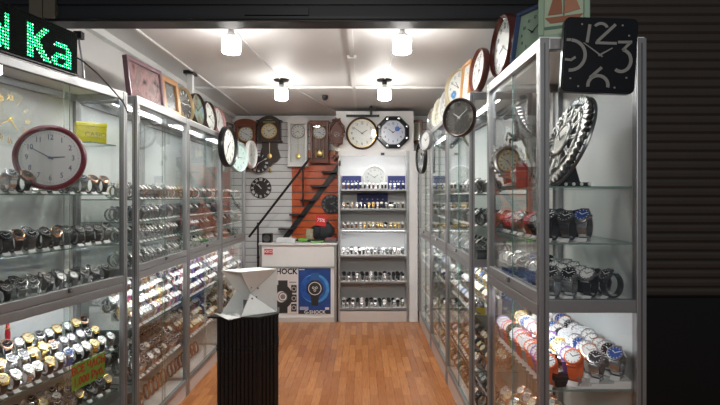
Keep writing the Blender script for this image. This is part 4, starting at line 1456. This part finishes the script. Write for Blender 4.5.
# yellow price tag at the glass row's end
t = tag(MB().box((-.045, 0, 0), (.045, .003, .045), mat('yellow_card', (.7, .55, .03), .5)).box((-.045, .003, 0), (.045, .02, .003), CARD).obj('yellow_tag', None, M=T(.80, 3.535, .8005)),
        'yellow price tag at the end of the glass row shelf', 'price tag')
tag(MB().box((.78, 3.54, 1.1665), (.98, 3.60, 1.24), BLACK, bev=.004).obj('black_case'), 'black case on the middle deck, end of the glass row', 'box')

# ------------------------------------------------------------------ wristwatches
ZU = Vector((0, 0, 1))


def watch_pieces(det):
    """one watch on a cuff stand, base at z=0, dial toward -y and up; returns {part: [(matkey, MB)]}"""
    nr = 22 if det else 10
    ry, rz, zc_ = .027, .031, .040
    A0 = radians(50)
    mbS = MB()
    vs, fs = [], []
    for i in range(nr):
        a = 2 * pi * i / nr
        near = max(0, cos(a - (pi - A0)))
        hw = .0098 + .0032 * near
        for (dr, sx) in ((0, -1), (0, 1), (.0048, 1), (.0048, -1)):
            vs.append((sx * hw, (ry + dr) * cos(a), zc_ + (rz + dr) * sin(a)))
    for i in range(nr):
        for j in range(4):
            fs.append((i * 4 + j, ((i + 1) % nr) * 4 + j, ((i + 1) % nr) * 4 + (j + 1) % 4, i * 4 + (j + 1) % 4))
    mbS.add(vs, fs, 'strap', None, False)
    a = pi - A0
    cpt = Vector((0, (ry + .002) * cos(a), zc_ + (rz + .002) * sin(a)))
    nrm = Vector((0, cos(a) / ry, sin(a) / rz)).normalized()
    zax = nrm
    yax = Vector((0, 0, 1)) - zax * zax.z
    yax.normalize()
    xax = yax.cross(zax)
    Mc = Matrix(((xax.x, yax.x, zax.x, cpt.x), (xax.y, yax.y, zax.y, cpt.y), (xax.z, yax.z, zax.z, cpt.z), (0, 0, 0, 1)))
    mbC = MB()
    if det:
        mbC.lathe([(.017, 0), (.0215, .002), (.0220, .007), (.021, .0105), (.0185, .011), (.018, .0088)], 20, 'case', Mc)
        for sy in (-1, 1):
            mbC.box((-.0115, sy * .018, .0005), (.0115, sy * .0245, .0065), 'case', Mc)
        mbC.box((.021, -.002, .003), (.0255, .002, .0065), 'case', Mc)
    else:
        mbC.lathe([(.019, 0), (.022, .007), (.0195, .0105)], 8, 'case', Mc, smooth=False)
    mbD = MB()
    mbD.lathe([(.0182, .0089), (.0182, .0094), (0, .0094)] if det else [(.018, .0105), (.018, .0109), (0, .0109)], 20 if det else 8, 'dial', Mc, smooth=False)
    mbH = MB()
    mbH.box((-.0009, -.001, .0096), (.0009, .0105, .0102), 'hand', Mc @ Matrix.Rotation(.9, 4, 'Z'))
    mbH.box((-.0009, -.001, .0096), (.0009, .0135, .0102), 'hand', Mc @ Matrix.Rotation(-1.0, 4, 'Z'))
    if det:
        for k in range(12):
            mbH.box((-.0008, .014, .0095), (.0008, .017, .0099), 'hand', Mc @ Matrix.Rotation(k * pi / 6, 4, 'Z'))
    mbF = MB()
    mbF.box((-.010, -.016, 0), (.010, .016, .003), 'foot')
    mbF.box((-.004, -.006, .003), (.004, .006, .0095), 'foot')
    # curved collar inside the bracelet
    cv, n_c = [], (9 if det else 6)
    for k in range(n_c + 1):
        a = pi * .62 + pi * 1.0 * k / n_c
        for dr, sx in ((-.0005, -.008), (-.0005, .008), (-.0035, .008), (-.0035, -.008)):
            cv.append((sx, (ry + dr) * cos(a), zc_ + (rz + dr) * sin(a)))
    mbF.add(cv, [(k * 4 + j, (k + 1) * 4 + j, (k + 1) * 4 + (j + 1) % 4, k * 4 + (j + 1) % 4) for k in range(n_c) for j in range(4)], 'foot')
    mbT = MB()
    mbT.add([(-.012, -.034, .001), (.012, -.034, .001), (.012, -.022, .0105), (-.012, -.022, .0105), (-.012, -.033, .000), (.012, -.033, .0), (.012, -.021, .0095), (-.012, -.021, .0095)],
            [(0, 1, 2, 3), (7, 6, 5, 4), (0, 4, 5, 1), (1, 5, 6, 2), (2, 6, 7, 3), (3, 7, 4, 0)], 'tag')
    d = {'strap': mbS, 'case': mbC, 'dial': mbD, 'display_foot': mbF, 'price_tag': mbT}
    if det:
        d['hands'] = mbH
    return d


CLEARP = mat('frosted_plastic', (.34, .35, .35), .3)
WT = {  # name: strap, case, dial, hand
    'black sports watch': (LBLACK, BLACK, DFACE, CARD),
    'black watch with rose-gold bezel': (LBLACK, ROSE, DFACE, ROSE),
    'black-strap gold-cased watch': (LBLACK, GOLD, CFACE, DFACE),
    'black-strap white-dial watch': (LBLACK, STEEL, WFACE, DFACE),
    'steel watch with white dial': (STEEL, STEEL, WFACE, DFACE),
    'steel watch with black dial': (STEEL, STEEL, DFACE, CARD),
    'steel watch with blue dial': (STEEL, STEEL, BFACE, CARD),
    'dark steel watch': (DSTEEL, DSTEEL, DFACE, CARD),
    'gold bracelet watch': (GOLD, GOLD, CFACE, DFACE),
    'rose-gold bracelet watch': (ROSE, ROSE, WFACE, DFACE),
    'brown leather watch': (LBROWN, STEEL, WFACE, DFACE),
    'tan strap watch': (LTAN, ROSE, CFACE, DFACE),
    'white strap watch': (LWHITE, ROSE, WFACE, INKG),
    'grey strap watch': (LGREY, DSTEEL, WFACE, DFACE),
    'blue strap watch': (LBLUE, STEEL, BFACE, CARD),
    'light blue strap watch': (LSKY, LWHITE, WFACE, LSKY),
    'pink strap watch': (LPINK, LPINK, WFACE, DFACE),
    'orange strap watch': (LORANGE, LORANGE, WFACE, DFACE),
    'purple strap watch': (LPURP, LPURP, WFACE, DFACE),
    'green strap watch': (LGREEN, LBLACK, DFACE, LGREEN),
    'red-dial black watch': (LBLACK, RFACE, RFACE, CARD),
}
ORD = ['first', 'second', 'third', 'fourth', 'fifth', 'sixth', 'seventh', 'eighth', 'ninth', 'tenth', 'eleventh', 'twelfth', 'thirteenth', 'fourteenth', 'fifteenth', 'sixteenth', 'seventeenth', 'eighteenth',
       'nineteenth', 'twentieth', 'twenty-first', 'twenty-second', 'twenty-third', 'twenty-fourth', 'twenty-fifth', 'twenty-sixth', 'twenty-seventh', 'twenty-eighth', 'twenty-ninth', 'thirtieth']
CN = {'L0': 'sign cabinet', 'L1': 'mauve-picture cabinet', 'L2': 'landscape-clock cabinet', 'L3': 'black-oval-clock cabinet', 'R0': 'square-clock cabinet', 'R1': 'brown-clock cabinet', 'R2': 'middle glass-row cabinet',
      'R3': 'rear corner glass-row cabinet', 'B': 'rear white case'}
WATCHES = []
wr = random.Random(11)


SCM = {'L1': 1.28, 'L2': 1.25, 'L3': 1.25, 'R1': 1.25, 'R2': 1.25, 'R3': 1.25, 'B': 1.1}


def fill(ck, sname, z, rows, x0, x1, step, types, s=1.0, yaw=0.0, jit=.12, skip=.0):
    """rows: list of (depth, lift). types: weighted list of watch kinds"""
    M = CABS[ck][0]
    near_first = ck in ('B',)
    for ri, (y, dz) in enumerate(rows):
        n_ = max(1, int((x1 - x0) / step))
        idx = 0
        st_ = (x1 - x0) / n_
        for k in range(n_):
            if wr.random() < skip:
                continue
            x = x0 + (k + .5) * st_ + wr.uniform(-.1, .1) * st_
            ty = wr.choice(types)
            sc_ = s * SCM.get(ck, 1.0) * wr.uniform(.93, 1.05)
            W = M @ T(x, y, z + dz + .0006, yaw + wr.uniform(-jit, jit), 0, 0, sc_)
            WATCHES.append([ty, W, ck, sname, ri, idx, len(rows)])
            idx += 1


def riser(ck, z, ys, x0, x1, h, lab, m=WLAM):
    """stepped stand: each entry of ys is the depth where the next step starts"""
    mb = MB()
    prof = []
    yb = ys[-1]
    prof.append((ys[0], 0))
    for i in range(len(ys) - 1):
        prof.append((ys[i], h * (i + 1)))
        prof.append((ys[i + 1], h * (i + 1)))
    prof.append((ys[-1], 0))
    vs = [(x0, y, zz) for y, zz in prof] + [(x1, y, zz) for y, zz in prof]
    n_ = len(prof)
    fs = [tuple(range(n_)), tuple(range(2 * n_ - 1, n_ - 1, -1))] + [(i, (i + 1) % n_, n_ + (i + 1) % n_, n_ + i) for i in range(n_)]
    mb.add(vs, fs, m)
    return tag(mb.obj('stepped_riser', None, M=CABS[ck][0] @ Matrix.Translation((0, 0, z + .0005))), lab, 'display riser', 'stepped display risers')


BS, BRG, BG, BW = 'black sports watch', 'black watch with rose-gold bezel', 'black-strap gold-cased watch', 'black-strap white-dial watch'
SW, SB, SBL, DS = 'steel watch with white dial', 'steel watch with black dial', 'steel watch with blue dial', 'dark steel watch'
GB, RG, BR, TA, WS, GS = 'gold bracelet watch', 'rose-gold bracelet watch', 'brown leather watch', 'tan strap watch', 'white strap watch', 'grey strap watch'
COLS = ['blue strap watch', 'light blue strap watch', 'pink strap watch', 'orange strap watch', 'purple strap watch', 'orange strap watch', 'green strap watch', 'red-dial black watch']

# sign cabinet
fill('L0', 'top shelf', 1.615, [(.10, 0)], .05, .90, .092, [BRG, BS, BRG, SB, BS], 1.32, -0.25)
fill('L0', 'middle shelf', 1.33, [(.10, 0)], .04, .91, .075, [BS, BS, DS, BRG], 1.38, -0.35)
fill('L0', 'top shelf rear', 1.615, [(.24, 0)], .05, .90, .11, [SB, BS, DS], 1.2, -.3)
fill('L0', 'middle shelf rear', 1.33, [(.22, 0)], .04, .91, .10, [BS, DS, SB], 1.3, -0.35)
WATCHES[-1]
fill('L0', 'middle deck', 1.0915, [(.11, 0), (.22, 0)], .04, .91, .085, [DS, GS, BS, SB, GS], 1.3, -0.2)
riser('L0', .69, [.135, .22, .31], .04, .91, .045, 'white stepped riser under gold watches in the sign cabinet')
fill('L0', 'lower shelf', .69, [(.085, 0), (.178, .0455), (.265, .0905)], .04, .91, .064, [BG, BW, SW, BG, SB, BW, WS, GS, GB, BRG, 'blue strap watch', BW], 1.2, -0.25)
fill('L0', 'bottom shelf', .45, [(.09, 0), (.17, 0), (.26, 0)], .04, .91, .075, [BS, SB, BG, DS, SW], 1.2, -0.25)
# picture-clock row
for ck, xe in (('L1', .96), ('L2', 1.0), ('L3', 1.05)):
    a, c = .045, xe - .045
    fill(ck, 'top shelf', 1.585, [(.09, 0), (.20, 0)], a, c, .058, [SW, WS, SB, GB, RG, SW, BR], .95, .05)
    fill(ck, 'second shelf', 1.44, [(.09, 0), (.20, 0)], a, c, .052, [SW, SB, SBL, SW, DS], .95, .05)
    fill(ck, 'third shelf', 1.30, [(.09, 0), (.20, 0)], a, c, .056, [SB, SW, DS, SW, RG if ck == 'L3' else SW], .95, .05, skip=.12)
    fill(ck, 'middle deck', 1.1365, [(.10, 0), (.21, 0)], a, c, .056, [SB, SW, SW, SW, TA if ck == 'L3' else SW], .95, .05, skip=.06)
    riser(ck, .76, [.115, .185, .255, .325], a, c, .05, {'L1': 'white stepped riser full of watches under the mauve picture', 'L2': 'white stepped riser of watches in the landscape-clock cabinet', 'L3': 'white stepped riser of watches nearest the rear wall'}[ck])
    fill(ck, 'lower shelf', .76, [(.08, 0), (.15, .0505), (.22, .1005), (.29, .1505)], a, c, .047, [SW, WS, GB, RG, SW, WS, BR, 'purple strap watch', 'pink strap watch', SW, BW, SB], .95, -0.25)
    riser(ck, .42, [.115, .20, .30], a, c, .04, {'L1': 'low white riser with dark watches under the mauve picture', 'L2': 'low white riser with tan watches, landscape-clock cabinet', 'L3': 'low white riser with tan watches nearest the rear wall'}[ck])
    tl = [BS, DS, SB, GS, SB] if ck == 'L1' else [TA, GB, RG, BR, SB, TA]
    fill(ck, 'bottom shelf', .42, [(.08, 0), (.155, .0405), (.25, .0805)], a, c, .06, tl, 1.05, -.25)
# square-clock cabinet: x runs from its far end (0) toward the photographer (.84)
fill('R0', 'top shelf', 1.642, [(.09, 0)], .05, .34, .14, [SB, 'red-dial black watch', SW], 1.25, 0.5)
fill('R0', 'second shelf', 1.42, [(.09, 0), (.17, 0), (.27, 0)], .05, .62, .085, ['red-dial black watch', BS, DS, BS, 'red-dial black watch'], 1.25, 0.5)
fill('R0', 'second shelf near end', 1.42, [(.08, 0), (.15, 0), (.22, 0)], .64, .775, .065, [BS, BS, DS, SB, SBL], 1.5, 0.9)
fill('R0', 'middle deck', 1.1915, [(.09, 0), (.16, 0), (.24, 0)], .05, .775, .07, [SBL, SB, SW, BW, SB], 1.5, 0.8, skip=.1)
fill('R0', 'middle deck rear', 1.1915, [(.32, 0)], .62, .80, .09, [DS, BS], 1.35, 0.2)
riser('R0', .846, [.13, .22, .31, .385], .05, .79, .010, 'low white stepped board under the colourful watches', WLAM)
fill('R0', 'lower shelf', .846, [(.075, 0)], .05, .775, .05, ['pink strap watch', 'orange strap watch', 'light blue strap watch', 'purple strap watch', 'green strap watch', 'orange strap watch', 'pink strap watch'], 1.5, 0.9)
fill('R0', 'lower shelf second step', .846, [(.175, .0105)], .05, .775, .05, ['orange strap watch', 'purple strap watch', 'pink strap watch', SW, 'orange strap watch', 'blue strap watch', BG], 1.6, 0.9)
WATCHES_mark = len(WATCHES)
fill('R0', 'riser upper step', .846, [(.265, .0205), (.345, .0305)], .05, .775, .05, [SW, BW, 'blue strap watch', SB, SBL, 'light blue strap watch', WS], 1.5, 0.9)
fill('R0', 'bottom shelf', .50, [(.09, 0), (.18, 0), (.28, 0)], .05, .80, .08, [WS, BS, SW, TA, TA], 1.25, 0.4)
# glass row
for ck, xe in (('R1', .99), ('R2', 1.04), ('R3', 1.10)):
    a, c = .045, xe - .045
    dk = ck == 'R1'
    fill(ck, 'top shelf', 1.62, [(.09, 0), (.20, 0)], a, c - (.0), .062, [SB, SW, DS, BS] if dk else [SW, GB, SB, WS], 1.0, 0.2)
    fill(ck, 'second shelf', 1.40, [(.09, 0), (.20, 0), (.30, 0)], a, c, .062, [BS, SB, DS, SW] if dk else [SW, SB, SB, GB], 1.0, 0.2)
    fill(ck, 'middle deck', 1.1665, [(.09, 0), (.20, 0), (.30, 0)], a, c - (.13 if dk else 0), .062, [SB, BS, SW, DS] if dk else [SW, SB, SW, GB], 1.0, 0.2)
    riser(ck, .80, [.115, .195, .275, .355], a, c, .055, {'R1': 'white stepped riser of steel watches in the brown-clock cabinet', 'R2': 'white stepped riser of steel watches, middle of glass row', 'R3': 'white stepped riser of steel watches in the rear corner'}[ck])
    fill(ck, 'lower shelf', .80, [(.08, 0), (.155, .0555), (.235, .1105), (.315, .1655)], a, c, .052, [SW, SW, SB, SW, GB, SBL, WS], 1.05, 0.25)
    fill(ck, 'bottom shelf', .42, [(.09, 0), (.18, 0), (.28, 0)], a, c, .06, [TA, BR, RG, SB, BS, TA], 1.05, 0.25)
    fill(ck, 'lowest deck', .1505, [(.10, 0), (.22, 0)], a, c, .08, [TA, BR, BS, RG], 1.1, 0.25)
# rear white case
a, c = .045, bx1 - bx0 - .045
fill('B', 'top shelf', 1.696, [(.08, 0)], a, c, .054, [BW, SW, BW, BR], .95)
fill('B', 'second shelf', 1.447, [(.08, 0), (.2, 0)], a, c, .054, [SW, SB, BW, GB], .95)
fill('B', 'third shelf', 1.185, [(.08, 0), (.2, 0)], a, c, .054, [SW, GB, SB, BR], .95)
fill('B', 'fourth shelf', .846, [(.08, 0), (.2, 0)], a, c, .05, [SB, BW, SW, DS], 1.05)
fill('B', 'fifth shelf', .513, [(.08, 0), (.2, 0)], a, c, .056, [BS, DS, SB, SW], 1.15)
fill('B', 'bottom shelf', .171, [(.08, 0), (.2, 0)], a, c, .056, [SB, DS, SW, BS], 1.15)

# ---- which watches show largest: cast rays from the viewpoint at the opaque things and at the watches
bpy.context.view_layer.update()
verts, polys, owner = [], [], []
skipm = {'clear_glass', 'shelf_glass'}
for o in COL.objects:
    if o.type != 'MESH':
        continue
    me = o.data
    if len(me.polygons) > 4000:
        continue
    mw_ = o.matrix_world
    off = len(verts)
    gm = [m_.name in skipm for m_ in me.materials]
    if gm and all(gm):
        continue
    verts += [tuple(mw_ @ v.co) for v in me.vertices]
    for pl in me.polygons:
        if gm and gm[pl.material_index]:
            continue
        polys.append([i + off for i in pl.vertices])
        owner.append(-1)
bxv = [(x, y, z) for z in (.004, .072) for x, y in ((-.013, -.033), (.013, -.033), (.013, .028), (-.013, .028))]
bxf = [(3, 2, 1, 0), (4, 5, 6, 7), (0, 1, 5, 4), (1, 2, 6, 5), (2, 3, 7, 6), (3, 0, 4, 7)]
for wi, W in enumerate(WATCHES):
    off = len(verts)
    verts += [tuple(W[1] @ Vector(v)) for v in bxv]
    for f in bxf:
        polys.append([i + off for i in f])
        owner.append(wi)
bvh = BVHTree.FromPolygons(verts, polys)
hits = [0] * len(WATCHES)
eye = Vector((0, 0, EYE))
for py in range(0, 405, 1):
    for px in range(0, 720, 1):
        if (px + py) & 1:
            continue
        d = Vector(((px + .5 - CX) / F, 1.0, -(py + .5 - CY) / F)).normalized()
        h = bvh.ray_cast(eye, d)
        if h[2] is not None and owner[h[2]] >= 0:
            hits[owner[h[2]]] += 1
order = sorted(range(len(WATCHES)), key=lambda i: -hits[i])
NIND, NPART = 300, 110
print('WATCHES', len(WATCHES), 'seen', sum(1 for h in hits if h > 0), 'cut', hits[order[NIND]], hits[order[0]], hits[order[NPART]])
PD, PL_ = watch_pieces(True), watch_pieces(False)
KEY = {'strap': 0, 'case': 1, 'dial': 2, 'hand': 3}


def mats_for(ty):
    t4 = WT[ty]
    return {'strap': t4[0], 'case': t4[1], 'dial': t4[2], 'hand': t4[3], 'foot': CLEARP, 'tag': CARD}


def piece_mesh(src, ty, name):
    mm = mats_for(ty)
    mb = MB()
    for s_ in src:
        mb.v_off = len(mb.v)
        o_ = len(mb.v)
        mb.v += s_.v
        for f, m_, sm in zip(s_.f, s_.m, s_.sm):
            mb.f.append([i + o_ for i in f])
            mb.m.append(mb.mi(mm[s_.mats[m_]]))
            mb.sm.append(sm)
    return mb.mesh(name)


proto = {}
single = {}
chosen = set(order[:NIND])
rows_n = {}
for W in WATCHES:
    k = (W[2], W[3], W[4])
    rows_n[k] = max(rows_n.get(k, 0), W[5])
used = set()
for rank, wi in enumerate(order[:NIND]):
    ty, W, ck, sn, ri, idx, nrows = WATCHES[wi]
    rn = {1: 'front row', 2: ['front row', 'back row'][min(ri, 1)], 3: ['front row', 'second row', 'back row'][min(ri, 2)], 4: ['front row', 'second row', 'third row', 'back row'][min(ri, 3)]}[nrows]
    k = idx
    if ck.startswith('R'):
        k = rows_n[(ck, sn, ri)] - idx          # count from the camera end on both sides
    lab = '%s, %s in %s, %s of %s' % (ty, ORD[min(k, 29)], rn, sn, CN[ck])
    ii = 1
    while lab in used:
        ii += 1
        lab = '%s, %s in inner %s, %s of %s' % (ty, ORD[min(k, 29)], rn, sn, CN[ck])
        if ii > 2:
            break
    used.add(lab)
    g = 'wristwatches on the %s of the %s' % (sn, CN[ck])
    if rank < NPART:
        if ty not in proto:
            proto[ty] = [(n_, piece_mesh([s_], ty, n_)) for n_, s_ in PD.items()]
        r = bpy.data.objects.new('wristwatch', None)
        r.empty_display_size = .02
        COL.objects.link(r)
        r.matrix_basis = W
        for n_, me in proto[ty]:
            c_ = bpy.data.objects.new(n_, me)
            COL.objects.link(c_)
            c_.parent = r
    else:
        if ty not in single:
            single[ty] = piece_mesh(list(PD.values()), ty, 'wristwatch')
        r = bpy.data.objects.new('wristwatch', single[ty])
        COL.objects.link(r)
        r.matrix_basis = W
    tag(r, lab, 'watch', g)

# the remaining small or hidden watches as one mesh
allm = []


def mslot(m_):
    if m_ not in allm:
        allm.append(m_)
    return allm.index(m_)


cacheL = {}
for ty in WT:
    mm = mats_for(ty)
    vv, ff, mi_ = [], [], []
    for s_ in PL_.values():
        o_ = len(vv)
        vv += s_.v
        for f, m_ in zip(s_.f, s_.m):
            ff.append([i + o_ for i in f])
            mi_.append(mslot(mm[s_.mats[m_]]))
    cacheL[ty] = (np.array(vv), ff, mi_)
V, Fc, MI = [], [], []
off = 0
for wi, W in enumerate(WATCHES):
    if wi in chosen:
        continue
    vv, ff, mi_ = cacheL[W[0]]
    Mx = np.array(W[1])
    V.append(vv @ Mx[:3, :3].T + Mx[:3, 3])
    Fc += [[i + off for i in f] for f in ff]
    MI += mi_
    off += len(vv)
V = np.concatenate(V)
me = bpy.data.meshes.new('wristwatches')
me.from_pydata(V.tolist(), [], Fc)
for m_ in allm:
    me.materials.append(m_)
me.polygons.foreach_set('material_index', MI)
me.update()
o = bpy.data.objects.new('wristwatches', me)
COL.objects.link(o)
tag(o, 'many smaller or half-hidden wristwatches crowding the shelves of all cabinets', 'watches', None, 'stuff')
